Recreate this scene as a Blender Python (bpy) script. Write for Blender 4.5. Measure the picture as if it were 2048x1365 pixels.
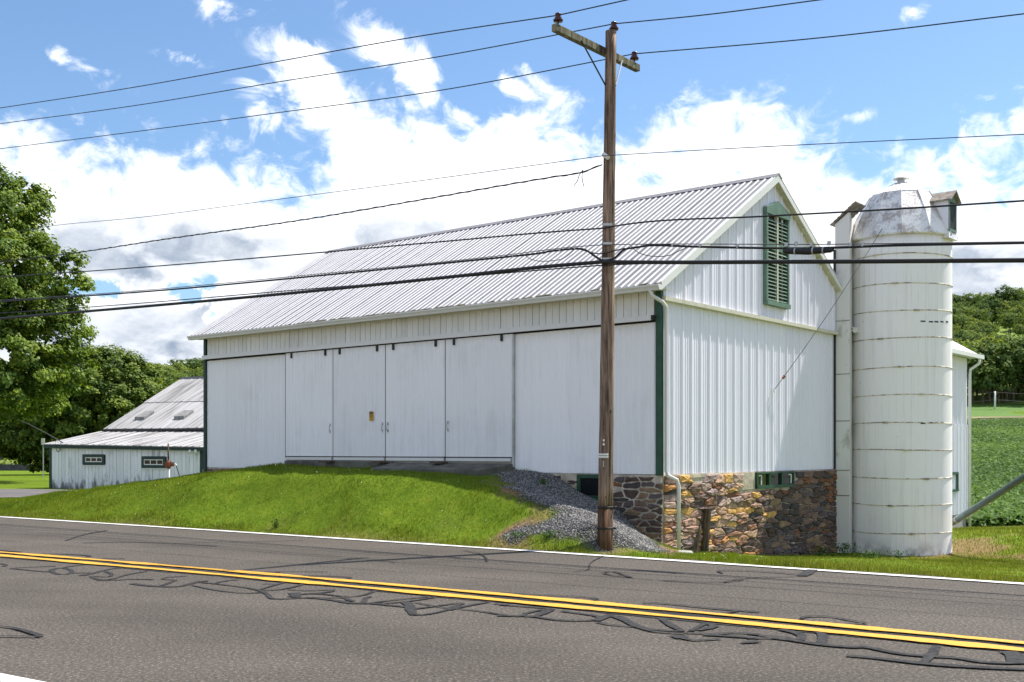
import bpy, math, random
import numpy as np
from mathutils import Vector, Matrix

for o in list(bpy.data.objects):
    bpy.data.objects.remove(o)
SC = bpy.context.scene
COL = SC.collection
RNG = np.random.default_rng(7)
random.seed(7)

# ------------------------------------------------------------------ camera, sky, sun, exposure
F, HZ, CAMZ = 2205.0, 902.0, 1.5          # focal length and horizon row in photo pixels, eye height
cam = bpy.data.cameras.new('camera')
camo = bpy.data.objects.new('camera', cam)
COL.objects.link(camo)
camo.location = (0, 0, CAMZ)
camo.rotation_euler = (math.radians(90), 0, 0)
cam.sensor_width = 36
cam.sensor_fit = 'HORIZONTAL'
cam.lens = F / 2048 * 36
cam.shift_y = (HZ - 682.5) / 2048
cam.clip_start = 0.1
cam.clip_end = 3000
SC.camera = camo

SUN_EL = math.radians(58)
SUN_AZ = math.radians(58.5)                  # clockwise from +Y (view axis) towards +X
SUND = Vector((math.cos(SUN_EL) * math.sin(SUN_AZ), math.cos(SUN_EL) * math.cos(SUN_AZ), math.sin(SUN_EL)))
sun = bpy.data.lights.new('sun', 'SUN')
sun.energy = 3.4
sun.angle = math.radians(0.5)
sun.color = (1.0, 0.95, 0.87)
suno = bpy.data.objects.new('sun', sun)
COL.objects.link(suno)
suno.location = (30, 20, 60)
suno.rotation_euler = (-SUND).to_track_quat('-Z', 'Y').to_euler()

SC.view_settings.view_transform = 'Standard'
SC.view_settings.look = 'None'
SC.view_settings.exposure = 1.2
SC.view_settings.gamma = 1.0
SC.view_settings.use_curve_mapping = False


class NT:
    """Small helper for node trees."""
    def __init__(self, tree):
        self.t = tree
        self.n = tree.nodes
        self.l = tree.links

    def add(self, typ, **kw):
        n = self.n.new(typ)
        for k, v in kw.items():
            setattr(n, k, v)
        return n

    def put(self, sock, v):
        if isinstance(v, bpy.types.NodeSocket):
            self.l.new(v, sock)
        elif isinstance(v, (int, float)):
            if sock.type in ('RGBA',):
                sock.default_value = (v, v, v, 1)
            elif sock.type == 'VECTOR':
                sock.default_value = (v, v, v)
            else:
                sock.default_value = v
        else:
            v = tuple(v)
            if sock.type == 'RGBA' and len(v) == 3:
                v = v + (1,)
            sock.default_value = v

    def m(self, op, a, b=0.0, c=0.0, clamp=False):
        n = self.add('ShaderNodeMath', operation=op, use_clamp=clamp)
        self.put(n.inputs[0], a)
        self.put(n.inputs[1], b)
        self.put(n.inputs[2], c)
        return n.outputs[0]

    def vm(self, op, a, b=(0, 0, 0)):
        n = self.add('ShaderNodeVectorMath', operation=op)
        self.put(n.inputs[0], a)
        self.put(n.inputs[1], b)
        return n.outputs[0]

    def ss(self, v, lo, hi, a=0.0, b=1.0):
        n = self.add('ShaderNodeMapRange', interpolation_type='SMOOTHSTEP')
        self.put(n.inputs[0], v)
        for i, x in enumerate((lo, hi, a, b)):
            self.put(n.inputs[i + 1], x)
        return n.outputs[0]

    def noise(self, vec, scale=1.0, detail=4.0, rough=0.55, dist=0.0):
        n = self.add('ShaderNodeTexNoise')
        if vec is not None:
            self.put(n.inputs['Vector'], vec)
        n.inputs['Scale'].default_value = scale
        n.inputs['Detail'].default_value = detail
        n.inputs['Roughness'].default_value = rough
        n.inputs['Distortion'].default_value = dist
        return n.outputs[0]

    def mix(self, f, a, b, blend='MIX'):
        n = self.add('ShaderNodeMix', data_type='RGBA', blend_type=blend)
        self.put(n.inputs[0], f)
        self.put(n.inputs[6], a)
        self.put(n.inputs[7], b)
        return n.outputs[2]

    def ramp(self, f, stops, interp='LINEAR'):
        n = self.add('ShaderNodeValToRGB')
        n.color_ramp.interpolation = interp
        e = n.color_ramp.elements
        while len(e) > 1:
            e.remove(e[-1])
        e[0].position = stops[0][0]
        e[0].color = tuple(stops[0][1]) + (1,)
        for p, c in stops[1:]:
            x = e.new(p)
            x.color = tuple(c) + (1,)
        self.put(n.inputs[0], f)
        return n.outputs[0]


# ---- world: Nishita sky with cumulus drawn by direction
world = bpy.data.worlds.new('World')
SC.world = world
world.use_nodes = True
world.node_tree.nodes.clear()
w = NT(world.node_tree)
sky = w.add('ShaderNodeTexSky', sky_type='NISHITA')
sky.sun_disc = False
sky.sun_elevation = SUN_EL
sky.sun_rotation = SUN_AZ
sky.air_density = 1.0
sky.dust_density = 0.6
sky.ozone_density = 2.0
bg_sky = w.add('ShaderNodeBackground')
skyc = w.mix(1.0, sky.outputs[0], (0.86, 1.0, 1.10), 'MULTIPLY')
w.put(bg_sky.inputs[0], skyc)
bg_sky.inputs[1].default_value = 0.069
tc = w.add('ShaderNodeTexCoord')
D = w.vm('NORMALIZE', tc.outputs['Generated'])
sep = w.add('ShaderNodeSeparateXYZ')
w.put(sep.inputs[0], D)
az = w.m('ARCTAN2', sep.outputs[0], sep.outputs[1])
el = w.m('ARCSINE', sep.outputs[2])


def azel(x, y):
    a = math.atan((x - 1024) / F)
    return a, math.atan((HZ - y) / F * math.cos(a))


def scaled(v, s):
    return w.vm('MULTIPLY', D, s)


n_big = w.noise(w.vm('MULTIPLY', D, (7.5, 7.5, 10.0)), 1.0, 14, 0.6, 0.3)
n_fine = w.noise(w.vm('ADD', w.vm('MULTIPLY', D, (30, 30, 38)), (2.2, 6.1, 9.4)), 1.0, 9, 0.62, 0.5)
n_mid = w.noise(w.vm('ADD', w.vm('MULTIPLY', D, (17, 17, 24)), (3.1, 7.7, 1.3)), 1.0, 11, 0.62, 0.6)
n_shd = w.noise(w.vm('ADD', w.vm('MULTIPLY', D, (5.5, 5.5, 15)), (11.3, 2.7, 5.3)), 1.0, 8, 0.55, 0.3)
n_shd2 = w.noise(w.vm('ADD', w.vm('MULTIPLY', D, (14, 14, 30)), (1.3, 8.7, 2.3)), 1.0, 6, 0.55, 0.2)
# height of the top of the cloud bank along the azimuth
crv = w.add('ShaderNodeFloatCurve')
c = crv.mapping.curves[0]
TOP = [(-3000, 200), (-400, 300), (0, 318), (180, 318), (330, 300), (430, 330), (540, 360), (650, 335), (730, 235), (850, 235), (960, 290), (1060, 235), (1200, 255),
       (1330, 285), (1450, 265), (1560, 268), (1680, 330), (1760, 330), (1850, 318), (2000, 345), (2100, 330), (2500, 290), (5200, 200)]
c.points[0].location = (0.0, 0.499 * 2)
c.points[1].location = (1.0, 0.499 * 2)  # out of view the bank is raised for more fill light
for x, y in TOP:
    a, e = azel(x, y)
    c.points.new((a + math.pi) / (2 * math.pi), e * 2)
crv.mapping.update()
w.put(crv.inputs['Value'], w.m('DIVIDE', w.m('ADD', az, math.pi), 2 * math.pi))
top_el = w.m('DIVIDE', crv.outputs[0], 2.0)
cov = w.m('ADD', w.m('MULTIPLY', w.m('SUBTRACT', top_el, el), 8.5), w.m('ADD', w.m('MULTIPLY', w.m('SUBTRACT', n_big, 0.5), 1.9), w.m('ADD', w.m('MULTIPLY', w.m('SUBTRACT', n_fine, 0.5), 1.5), .16)))


def gauss(x, y, lx, ly, ang):
    """Soft ellipse on the sky round a direction; lx, ly in radians."""
    a0, e0 = azel(x, y)
    ca, sa = math.cos(ang), math.sin(ang)
    da = w.m('SUBTRACT', az, a0)
    de = w.m('SUBTRACT', el, e0)
    p = w.m('ADD', w.m('MULTIPLY', da, ca / lx), w.m('MULTIPLY', de, sa / lx))
    q = w.m('ADD', w.m('MULTIPLY', da, -sa / ly), w.m('MULTIPLY', de, ca / ly))
    r2 = w.m('ADD', w.m('MULTIPLY', p, p), w.m('MULTIPLY', q, q))
    return w.m('EXPONENT', w.m('MULTIPLY', r2, -1.0))


def total(items):
    s = items[0]
    for i in items[1:]:
        s = w.m('ADD', s, i)
    return s


gap = total([gauss(300, 588, .060, .013, 0.08), gauss(160, 575, .04, .010, 0.05), gauss(415, 615, .025, .022, 0)])
cov = w.m('SUBTRACT', cov, w.m('MULTIPLY', w.m('MULTIPLY', gap, 1.5), w.ss(n_mid, .35, .62)))
lowc = gauss(320, 665, .035, .026, -0.25)
cov = w.m('ADD', cov, w.m('MULTIPLY', lowc, 3.0))
# unseen cumulus over the rest of the dome, thickened to brighten the shaded front
n_up = w.noise(w.vm('ADD', w.vm('MULTIPLY', D, (2.6, 2.6, 2.6)), (4.4, 1.9, 8.1)), 1.0, 10, 0.55, 0.3)
high = w.m('MULTIPLY', w.ss(el, 0.46, 0.62), 1.0)
cov = w.m('ADD', cov, w.m('MULTIPLY', high, w.m('ADD', w.m('MULTIPLY', w.m('SUBTRACT', n_up, 0.41), 9.0), w.m('MULTIPLY', w.m('SUBTRACT', el, top_el), 7.0))))
bank = w.ss(cov, -0.10, 0.46)
wisps = total([gauss(780, 110, .045, .018, -0.75), gauss(860, 180, .035, .016, -0.95), gauss(930, 240, .025, .009, -0.7),
               gauss(620, 140, .045, .018, -0.7), gauss(650, 200, .05, .018, -0.75), gauss(600, 260, .06, .03, -0.5),
               w.m('MULTIPLY', gauss(110, 110, .05, .010, -0.3), .75), w.m('MULTIPLY', gauss(355, 115, .02, .008, 0), .7),
               w.m('MULTIPLY', gauss(1830, 15, .03, .012, 0.3), .75), w.m('MULTIPLY', gauss(1700, 235, .02, .006, 0), .7),
               w.m('MULTIPLY', gauss(460, 20, .03, .012, 0), .6), w.m('MULTIPLY', gauss(1030, 180, .03, .012, -.6), 1.0),
               w.m('MULTIPLY', gauss(2050, 245, .012, .012, 0), 1.1)])
wcov = w.m('ADD', w.m('MULTIPLY', wisps, 0.75), w.m('MULTIPLY', w.m('SUBTRACT', n_mid, 0.5), 3.4))
wisp = w.m('MULTIPLY', w.ss(wcov, 0.22, 0.95), w.ss(wisps, 0.03, 0.35))
dens = w.m('MAXIMUM', bank, wisp)
# body shading of the clouds: bright tops, grey undersides
darkb = total([gauss(250, 520, .09, .028, 0.03), gauss(420, 500, .06, .015, 0.1), w.m('MULTIPLY', gauss(1990, 540, .06, .03, 0), .8), w.m('MULTIPLY', gauss(300, 705, .05, .012, 0), .7),
               w.m('MULTIPLY', gauss(160, 400, .07, .02, 0.1), .35), w.m('MULTIPLY', gauss(620, 480, .06, .02, 0.1), .35)])
depth = w.ss(cov, 0.1, 1.3)
sh = w.m('ADD', w.m('ADD', w.m('MULTIPLY', n_shd, 0.65), w.m('MULTIPLY', n_shd2, 0.42)), w.m('MULTIPLY', depth, 0.12))
gr = w.m('MULTIPLY', w.ss(sh, 0.49, 0.72), depth)
gr = w.m('ADD', w.m('ADD', w.m('MULTIPLY', gr, 0.70), w.m('MULTIPLY', depth, 0.17)), w.m('MULTIPLY', darkb, w.ss(n_shd2, .28, .66, .15, 1.05)), clamp=True)
gr = w.m('MULTIPLY', gr, w.m('MULTIPLY', w.ss(n_mid, .30, .70, 1.0, .62), w.ss(n_fine, .3, .7, 1.0, .82)))
cloudc = w.mix(gr, (0.92, 0.93, 0.95), (0.22, 0.275, 0.36))
bg_cl = w.add('ShaderNodeBackground')
w.put(bg_cl.inputs[0], cloudc)
bg_cl.inputs[1].default_value = 0.70
ms = w.add('ShaderNodeMixShader')
w.put(ms.inputs[0], dens)
w.l.new(bg_sky.outputs[0], ms.inputs[1])
w.l.new(bg_cl.outputs[0], ms.inputs[2])
wo = w.add('ShaderNodeOutputWorld')
w.l.new(ms.outputs[0], wo.inputs[0])
world.cycles.sampling_method = 'MANUAL'
world.cycles.sample_map_resolution = 1024
SC.cycles.use_adaptive_sampling = True
SC.cycles.max_bounces = 6
SC.cycles.transparent_max_bounces = 8


# ------------------------------------------------------------------ materials
def mat(name, build):
    m = bpy.data.materials.new(name)
    m.use_nodes = True
    m.node_tree.nodes.clear()
    n = NT(m.node_tree)
    out = n.add('ShaderNodeOutputMaterial')
    s = build(n)
    n.l.new(s, out.inputs[0])
    return m


def principled(n, col, rough=0.6, metal=0.0, bump=None, bstr=0.3, bdist=0.02, spec=0.4):
    p = n.add('ShaderNodeBsdfPrincipled')
    n.put(p.inputs['Base Color'], col)
    n.put(p.inputs['Roughness'], rough)
    n.put(p.inputs['Metallic'], metal)
    p.inputs['Specular IOR Level'].default_value = spec
    if bump is not None:
        b = n.add('ShaderNodeBump')
        b.inputs['Strength'].default_value = bstr
        b.inputs['Distance'].default_value = bdist
        n.put(b.inputs['Height'], bump)
        n.l.new(b.outputs[0], p.inputs['Normal'])
    return p.outputs[0]


def pos(n):
    return n.add('ShaderNodeNewGeometry').outputs['Position']


def obj_rand(n):
    return n.add('ShaderNodeObjectInfo').outputs['Random']


def plain(name, col, rough=0.6, metal=0.0, var=0.12, scale=4.0, bump=0.0):
    def b(n):
        p = pos(n)
        v = n.noise(p, scale, 5, 0.6)
        k = n.ss(v, 0.25, 0.75, 1 - var, 1 + var)
        c = n.mix(1.0, col, k, 'MULTIPLY')
        return principled(n, c, rough, metal, n.noise(p, scale * 8, 3) if bump else None, bump)
    return mat(name, b)


def painted(name, col, dirt, amount, lo=0.55, hi=0.8, vert=9.0, rough=0.5, randk=0.04, mould=None):
    """Painted metal or board with vertical streaks of grime."""
    def b(n):
        p = pos(n)
        st = n.noise(n.vm('MULTIPLY', p, (vert, vert, 0.6)), 1.0, 6, 0.6)
        bl = n.noise(p, 0.9, 5, 0.6)
        f = n.m('MULTIPLY', n.ss(n.m('ADD', n.m('MULTIPLY', st, .5), n.m('MULTIPLY', bl, .5)), lo, hi), amount)
        k = n.m('ADD', n.m('MULTIPLY', n.m('SUBTRACT', obj_rand(n), .5), randk * 2), 1.0)
        c = n.mix(1.0, n.mix(f, col, dirt), k, 'MULTIPLY')
        if mould is not None:                      # mildew creeping up in ragged tongues
            sz = n.add('ShaderNodeSeparateXYZ')
            n.put(sz.inputs[0], p)
            ton = n.noise(n.vm('MULTIPLY', p, (3.2, 3.2, 1.1)), 1.0, 7, .68)
            hgt = n.m('ADD', n.m('MULTIPLY', n.m('SUBTRACT', ton, .5), 3.2), n.m('DIVIDE', n.m('SUBTRACT', mould, sz.outputs[2]), .9))
            c = n.mix(n.ss(hgt, -.05, .55, 0, .85), c, (.045, .05, .045))
        fl = n.ss(n.noise(p, 34, 2, .5), .74, .78)
        c = n.mix(n.m('MULTIPLY', fl, amount * .5), c, (.12, .10, .08))
        return principled(n, c, rough, 0.0, n.noise(p, 30, 3), 0.06)
    return mat(name, b)


M = {}
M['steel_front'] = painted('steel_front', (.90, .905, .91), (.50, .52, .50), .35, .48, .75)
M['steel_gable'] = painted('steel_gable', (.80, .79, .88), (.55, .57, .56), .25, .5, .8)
M['board_white'] = painted('board_white', (.78, .78, .72), (.33, .34, .29), .55, .50, .75, randk=.05)
M['shed_board'] = painted('shed_board', (.80, .81, .82), (.10, .11, .11), .6, .52, .70, vert=6, randk=.07, rough=.7, mould=.22)
M['white_trim'] = painted('white_trim', (.74, .74, .70), (.4, .38, .3), .4, .5, .8)
M['soffit'] = painted('soffit', (.62, .60, .47), (.35, .31, .2), .6, .45, .75)
M['green_dark'] = plain('green_dark', (.020, .075, .040), .5, var=.25)
M['green_deep'] = plain('green_deep', (.010, .038, .026), .5, var=.25)
M['green_light'] = plain('green_light', (.12, .20, .145), .55, var=.15)
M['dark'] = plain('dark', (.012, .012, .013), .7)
M['iron'] = plain('iron', (.03, .028, .026), .6, var=.3)
M['rust'] = plain('rust', (.22, .06, .03), .8, var=.45, scale=12)
M['galv'] = plain('galv', (.42, .44, .44), .4, .6, var=.2)
M['skylight'] = plain('skylight', (.22, .215, .21), .8, var=.3)
M['apron'] = plain('apron', (.12, .115, .095), .95, var=.4, scale=3, bump=.3)
M['tag_white'] = plain('tag_white', (.75, .75, .70), .5)
M['porcelain'] = plain('porcelain', (.060, .012, .012), .18)
M['cable_black'] = plain('cable_black', (.014, .014, .015), .5)
M['wire_dark'] = plain('wire_dark', (.020, .045, .055), .5)
M['wire_grey'] = plain('wire_grey', (.10, .10, .10), .5, .3)
M['auger'] = plain('auger', (.10, .16, .16), .35, .5, var=.2)
M['concrete'] = plain('concrete', (.30, .29, .26), .9, var=.3, scale=3, bump=.3)
M['plaster'] = plain('plaster', (.50, .44, .33), .9, var=.3, scale=5, bump=.5)
M['shingle'] = plain('shingle', (.26, .22, .19), .9, var=.45, scale=9, bump=.4)
M['pipe_white'] = plain('pipe_white', (.66, .66, .62), .5)


def _glass(n):
    return principled(n, (.012, .014, .016), .05, 0, spec=.6)


M['glass'] = mat('glass', _glass)


def _roof(n):
    p = pos(n)
    bl = n.noise(p, .7, 7, .62, .4)
    st = n.noise(n.vm('MULTIPLY', p, (5, 5, 5)), 1.0, 5, .6)
    f = n.ss(n.m('ADD', n.m('MULTIPLY', bl, .7), n.m('MULTIPLY', st, .3)), .52, .70)
    k = n.m('ADD', n.m('MULTIPLY', n.m('SUBTRACT', obj_rand(n), .5), .10), 1.0)
    c = n.mix(n.m('MULTIPLY', f, .55), (.235, .230, .245), (.15, .138, .135))
    spot = n.ss(n.noise(p, 2.3, 6, .65, .6), .62, .72)
    c = n.mix(n.m('MULTIPLY', spot, .55), c, (.10, .075, .055))
    return principled(n, n.mix(1.0, c, k, 'MULTIPLY'), .75, .0, st, .05, spec=.15)


M['roof'] = mat('roof_metal', _roof)
M['roof_rib'] = plain('roof_rib', (.58, .58, .60), .6, .0, var=.1)  # paler than the flats: the light ribs catch is put into the colour
M['roof_moss'] = plain('roof_moss', (.10, .085, .05), .95, var=.5, scale=10, bump=.5)


def _shedroof(n):
    p = pos(n)
    dt = n.add('ShaderNodeVectorMath', operation='DOT_PRODUCT')
    n.put(dt.inputs[0], p)
    n.put(dt.inputs[1], (.905, -.425, 0))
    de = n.add('ShaderNodeVectorMath', operation='DOT_PRODUCT')
    n.put(de.inputs[0], p)
    n.put(de.inputs[1], (.425, .905, 0))
    cv = n.add('ShaderNodeCombineXYZ')
    n.put(cv.inputs[0], n.m('MULTIPLY', dt.outputs['Value'], 5.0))
    n.put(cv.inputs[1], n.m('MULTIPLY', de.outputs['Value'], .45))
    st = n.noise(cv.outputs[0], 1.0, 6, .6, .2)
    f = n.m('MULTIPLY', n.ss(st, .44, .70), .8)
    k = n.m('ADD', n.m('MULTIPLY', n.m('SUBTRACT', obj_rand(n), .5), .25), 1.0)
    c = n.mix(f, (.40, .392, .392), (.15, .137, .128))
    return principled(n, n.mix(1.0, c, k, 'MULTIPLY'), .8, 0, spec=.15)


M['shed_roof'] = mat('shed_roof', _shedroof)


def _silo(n):
    p = pos(n)
    st = n.noise(n.vm('MULTIPLY', p, (7, 7, .35)), 1.0, 6, .6)
    bl = n.noise(p, 1.1, 6, .6)
    c = n.mix(n.m('MULTIPLY', n.ss(st, .50, .75), .35), (.90, .88, .875), (.60, .58, .54))
    c = n.mix(n.m('MULTIPLY', n.ss(bl, .60, .78), .35), c, (.55, .53, .46))
    chip = n.ss(n.noise(n.vm('MULTIPLY', p, (13, 13, 7)), 1.0, 4, .6), .715, .735)
    chip = n.m('MULTIPLY', chip, n.ss(n.noise(p, .9, 3), .50, .60))
    c = n.mix(chip, c, (.07, .065, .06))
    sz = n.add('ShaderNodeSeparateXYZ')
    n.put(sz.inputs[0], p)
    ang = n.m('ARCTAN2', n.m('SUBTRACT', sz.outputs[1], 26.4), n.m('SUBTRACT', sz.outputs[0], .3528 * 26.4))
    fr_ = n.m('FRACT', n.m('MULTIPLY', ang, 44 / (2 * math.pi)))
    joint = n.ss(n.m('ABSOLUTE', n.m('SUBTRACT', fr_, .5)), .44, .49)
    joint = n.m('MULTIPLY', joint, n.ss(n.noise(p, 1.7, 4), .40, .62))
    c = n.mix(n.m('MULTIPLY', joint, .30), c, (.38, .36, .31))
    foot = n.m('MULTIPLY', n.ss(sz.outputs[2], -1.0, -.45, 1, 0), n.ss(n.noise(p, 3, 5), .4, .65))
    c = n.mix(n.m('MULTIPLY', foot, .7), c, (.12, .12, .07))
    return principled(n, c, .65, 0, n.noise(n.vm('MULTIPLY', p, (9, 9, 1.2)), 1.0, 5), .15)


M['silo'] = mat('silo_concrete', _silo)


def _chute(n):
    p = pos(n)
    bl = n.noise(n.vm('MULTIPLY', p, (2.5, 2.5, 1.2)), 1.0, 6, .6)
    c = n.mix(n.m('MULTIPLY', n.ss(bl, .55, .72), .75), (.74, .73, .70), (.22, .22, .16))
    chip = n.ss(n.noise(n.vm('MULTIPLY', p, (10, 10, 8)), 1.0, 4, .6), .70, .72)
    c = n.mix(chip, c, (.07, .065, .06))
    return principled(n, c, .75, 0, n.noise(p, 8, 5), .2)


M['chute'] = mat('chute_concrete', _chute)


def _dome(n):
    p = pos(n)
    a = n.noise(p, 2.2, 7, .65, .3)
    b = n.noise(n.vm('MULTIPLY', p, (22, 22, 14)), 1.0, 4, .6)
    f = n.ss(n.m('ADD', n.m('MULTIPLY', a, .65), n.m('MULTIPLY', b, .35)), .45, .60)
    c = n.mix(n.m('MULTIPLY', f, .85), (.80, .79, .78), (.36, .31, .28))
    return principled(n, c, .5, .15, n.m('ADD', b, n.m('MULTIPLY', a, .5)), .35)


M['dome'] = mat('dome_metal', _dome)


def _hoop(n):
    p = pos(n)
    f = n.ss(n.noise(p, 6, 5, .65), .44, .60)
    c = n.mix(f, (.66, .62, .46), (.20, .13, .08))
    return principled(n, c, .6)


M['hoop'] = mat('hoop_paint', _hoop)


def _stone(stops):
    def b(n):
        p = pos(n)
        r = obj_rand(n)
        c = n.ramp(r, stops, 'CONSTANT')
        v = n.noise(p, 9, 6, .65, .4)
        c = n.mix(1.0, c, n.ss(v, .25, .75, .72, 1.28), 'MULTIPLY')
        lich = n.ss(n.noise(p, 14, 4, .6), .62, .72)
        c = n.mix(n.m('MULTIPLY', lich, .15), c, (.36, .27, .19))
        return principled(n, c, .9, 0, n.noise(p, 26, 6, .65), .7, .03)
    return b


M['stone_warm_lit'] = mat('stone_warm_lit', _stone([(0, (.30, .15, .09)), (.14, (.52, .25, .09)), (.26, (.38, .23, .17)), (.40, (.42, .30, .24)),
                                            (.54, (.60, .35, .11)), (.66, (.17, .11, .09)), (.76, (.48, .30, .20)), (.88, (.33, .24, .22))]))
M['stone_dark_shade'] = mat('stone_dark_shade', _stone([(0, (.10, .065, .053)), (.22, (.15, .095, .075)), (.40, (.20, .13, .095)), (.56, (.125, .097, .095)),
                                            (.68, (.26, .17, .10)), (.80, (.07, .058, .055)), (.92, (.20, .09, .045))]))
M['mortar'] = plain('mortar', (.50, .44, .35), .95, var=.4, scale=6, bump=.6)


def _wood(base, dark, name, vert=14.0):
    def b(n):
        p = pos(n)
        st = n.noise(n.vm('MULTIPLY', p, (vert * 2.4, vert * 2.4, 1.6)), 1.0, 7, .65)
        bl = n.noise(n.vm('MULTIPLY', p, (6, 6, 1.3)), 1.0, 4, .6)
        c = n.mix(n.ss(st, .36, .62), dark, base)
        c = n.mix(1.0, c, n.ss(bl, .3, .7, .7, 1.25), 'MULTIPLY')
        knot = n.ss(n.noise(n.vm('MULTIPLY', p, (16, 16, 7)), 1.0, 2, .5), .70, .74)
        c = n.mix(n.m('MULTIPLY', knot, .8), c, (.02, .015, .01))
        return principled(n, c, .9, 0, st, .6, .02)
    return mat(name, b)


M['pole_wood'] = _wood((.33, .235, .165), (.075, .045, .03), 'pole_wood')
M['pole_foot'] = _wood((.15, .075, .035), (.03, .018, .012), 'pole_foot')
M['arm_wood'] = _wood((.20, .19, .115), (.05, .042, .028), 'arm_wood', 6)
M['post_wood'] = _wood((.17, .12, .08), (.04, .028, .02), 'post_wood')
M['bark'] = _wood((.16, .12, .085), (.05, .036, .026), 'bark', 3)
M['bark_pale'] = _wood((.42, .38, .32), (.12, .10, .08), 'bark_pale', 3)


LANE_MID = (11.6, 6.6)


def _asphalt(n):
    p = pos(n)
    fine = n.noise(p, 36, 4, .75)
    big = n.noise(p, .35, 5, .6)
    wear = n.noise(n.vm('MULTIPLY', p, (.25, 1.2, 1)), 1.0, 4, .6)
    c = n.ramp(fine, [(.30, (.060, .056, .052)), (.45, (.125, .117, .108)), (.55, (.170, .160, .147)), (.70, (.48, .45, .41))])
    k = n.m('MULTIPLY', n.ss(big, .3, .7, .88, 1.1), n.ss(wear, .3, .7, .92, 1.06))
    vo = n.add('ShaderNodeTexVoronoi')
    vo.inputs['Scale'].default_value = 42
    n.put(vo.inputs['Vector'], p)
    speck = n.ss(vo.outputs['Distance'], .10, .16, 1, 0)
    c = n.mix(n.m('MULTIPLY', speck, .7), c, vo.outputs['Color'])
    g = n.add('ShaderNodeHueSaturation')
    g.inputs['Saturation'].default_value = .25
    g.inputs['Value'].default_value = .9
    n.put(g.inputs['Color'], c)
    c = n.mix(1.0, g.outputs[0], k, 'MULTIPLY')
    c = n.mix(1.0, c, (.62, .545, .475), 'MULTIPLY')
    sx = n.add('ShaderNodeSeparateXYZ')
    n.put(sx.inputs[0], p)
    q = n.m('ADD', n.m('MULTIPLY', sx.outputs[1], .83), n.m('MULTIPLY', sx.outputs[0], .56))
    wob = n.m('MULTIPLY', n.m('SUBTRACT', n.noise(p, .25, 3), .5), .8)
    for q0 in LANE_MID:                       # faint oil strip along the middle of each lane
        strip_ = n.ss(n.m('ABSOLUTE', n.m('SUBTRACT', n.m('ADD', q, wob), q0)), .15, .95, .86, 1.0)
        c = n.mix(1.0, c, strip_, 'MULTIPLY')
    return principled(n, c, .9, 0, fine, .45, .01, spec=.15)


M['asphalt'] = mat('asphalt', _asphalt)


def _drive(n):
    p = pos(n)
    f = n.noise(n.vm('MULTIPLY', p, (.3, 1.4, 1)), 1.0, 5, .6)
    c = n.mix(n.ss(f, .35, .65), (.085, .075, .075), (.15, .135, .13))
    return principled(n, c, .9, 0, n.noise(p, 40, 3), .2)


M['driveway'] = mat('driveway', _drive)


def _tar(n):
    p = pos(n)
    return principled(n, n.mix(n.ss(n.noise(p, 25, 4), .3, .7), (.020, .020, .022), (.052, .050, .048)), .8, 0, n.noise(p, 40, 3), .3, .01, spec=.12)


M['tar'] = mat('tar', _tar)


def _paint(col):
    def b(n):
        p = pos(n)
        v = n.noise(p, 30, 4, .7)
        wear = n.ss(n.m('ADD', n.m('MULTIPLY', v, .6), n.m('MULTIPLY', n.noise(p, 2.2, 4), .4)), .54, .64)
        c = n.mix(n.m('MULTIPLY', wear, .75), n.mix(1.0, col, n.ss(v, .3, .7, .85, 1.08), 'MULTIPLY'), (.10, .09, .075))
        return principled(n, c, .7, 0, n.noise(p, 60, 3), .3, .01)
    return b


M['yellow'] = mat('yellow_paint', _paint((.66, .335, .025)))
M['white_line'] = mat('white_line', _paint((.70, .69, .66)))


def leafmat(name, a, b_, c_, trans=.35, treevar=0.0):
    def b(n):
        g = n.add('ShaderNodeNewGeometry')
        at = n.add('ShaderNodeAttribute', attribute_name='tone')
        v = n.m('ADD', n.m('MULTIPLY', g.outputs['Random Per Island'], .55), n.m('MULTIPLY', at.outputs['Fac'], .45))
        if treevar:
            v = n.m('ADD', n.m('MULTIPLY', v, .7), n.m('ADD', n.m('MULTIPLY', obj_rand(n), treevar), .15 - treevar * .5))
        col = n.ramp(v, [(.15, a), (.5, b_), (.85, c_)])
        d = n.add('ShaderNodeBsdfDiffuse')
        n.put(d.inputs[0], col)
        t = n.add('ShaderNodeBsdfTranslucent')
        n.put(t.inputs[0], n.mix(1.0, col, (1.25, 1.15, .5), 'MULTIPLY'))
        m1 = n.add('ShaderNodeMixShader')
        m1.inputs[0].default_value = trans
        n.l.new(d.outputs[0], m1.inputs[1])
        n.l.new(t.outputs[0], m1.inputs[2])
        gl = n.add('ShaderNodeBsdfGlossy')
        gl.inputs['Roughness'].default_value = .6
        m2 = n.add('ShaderNodeMixShader')
        m2.inputs[0].default_value = .02
        n.l.new(m1.outputs[0], m2.inputs[1])
        n.l.new(gl.outputs[0], m2.inputs[2])
        return m2.outputs[0]
    return mat(name, b)


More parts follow.
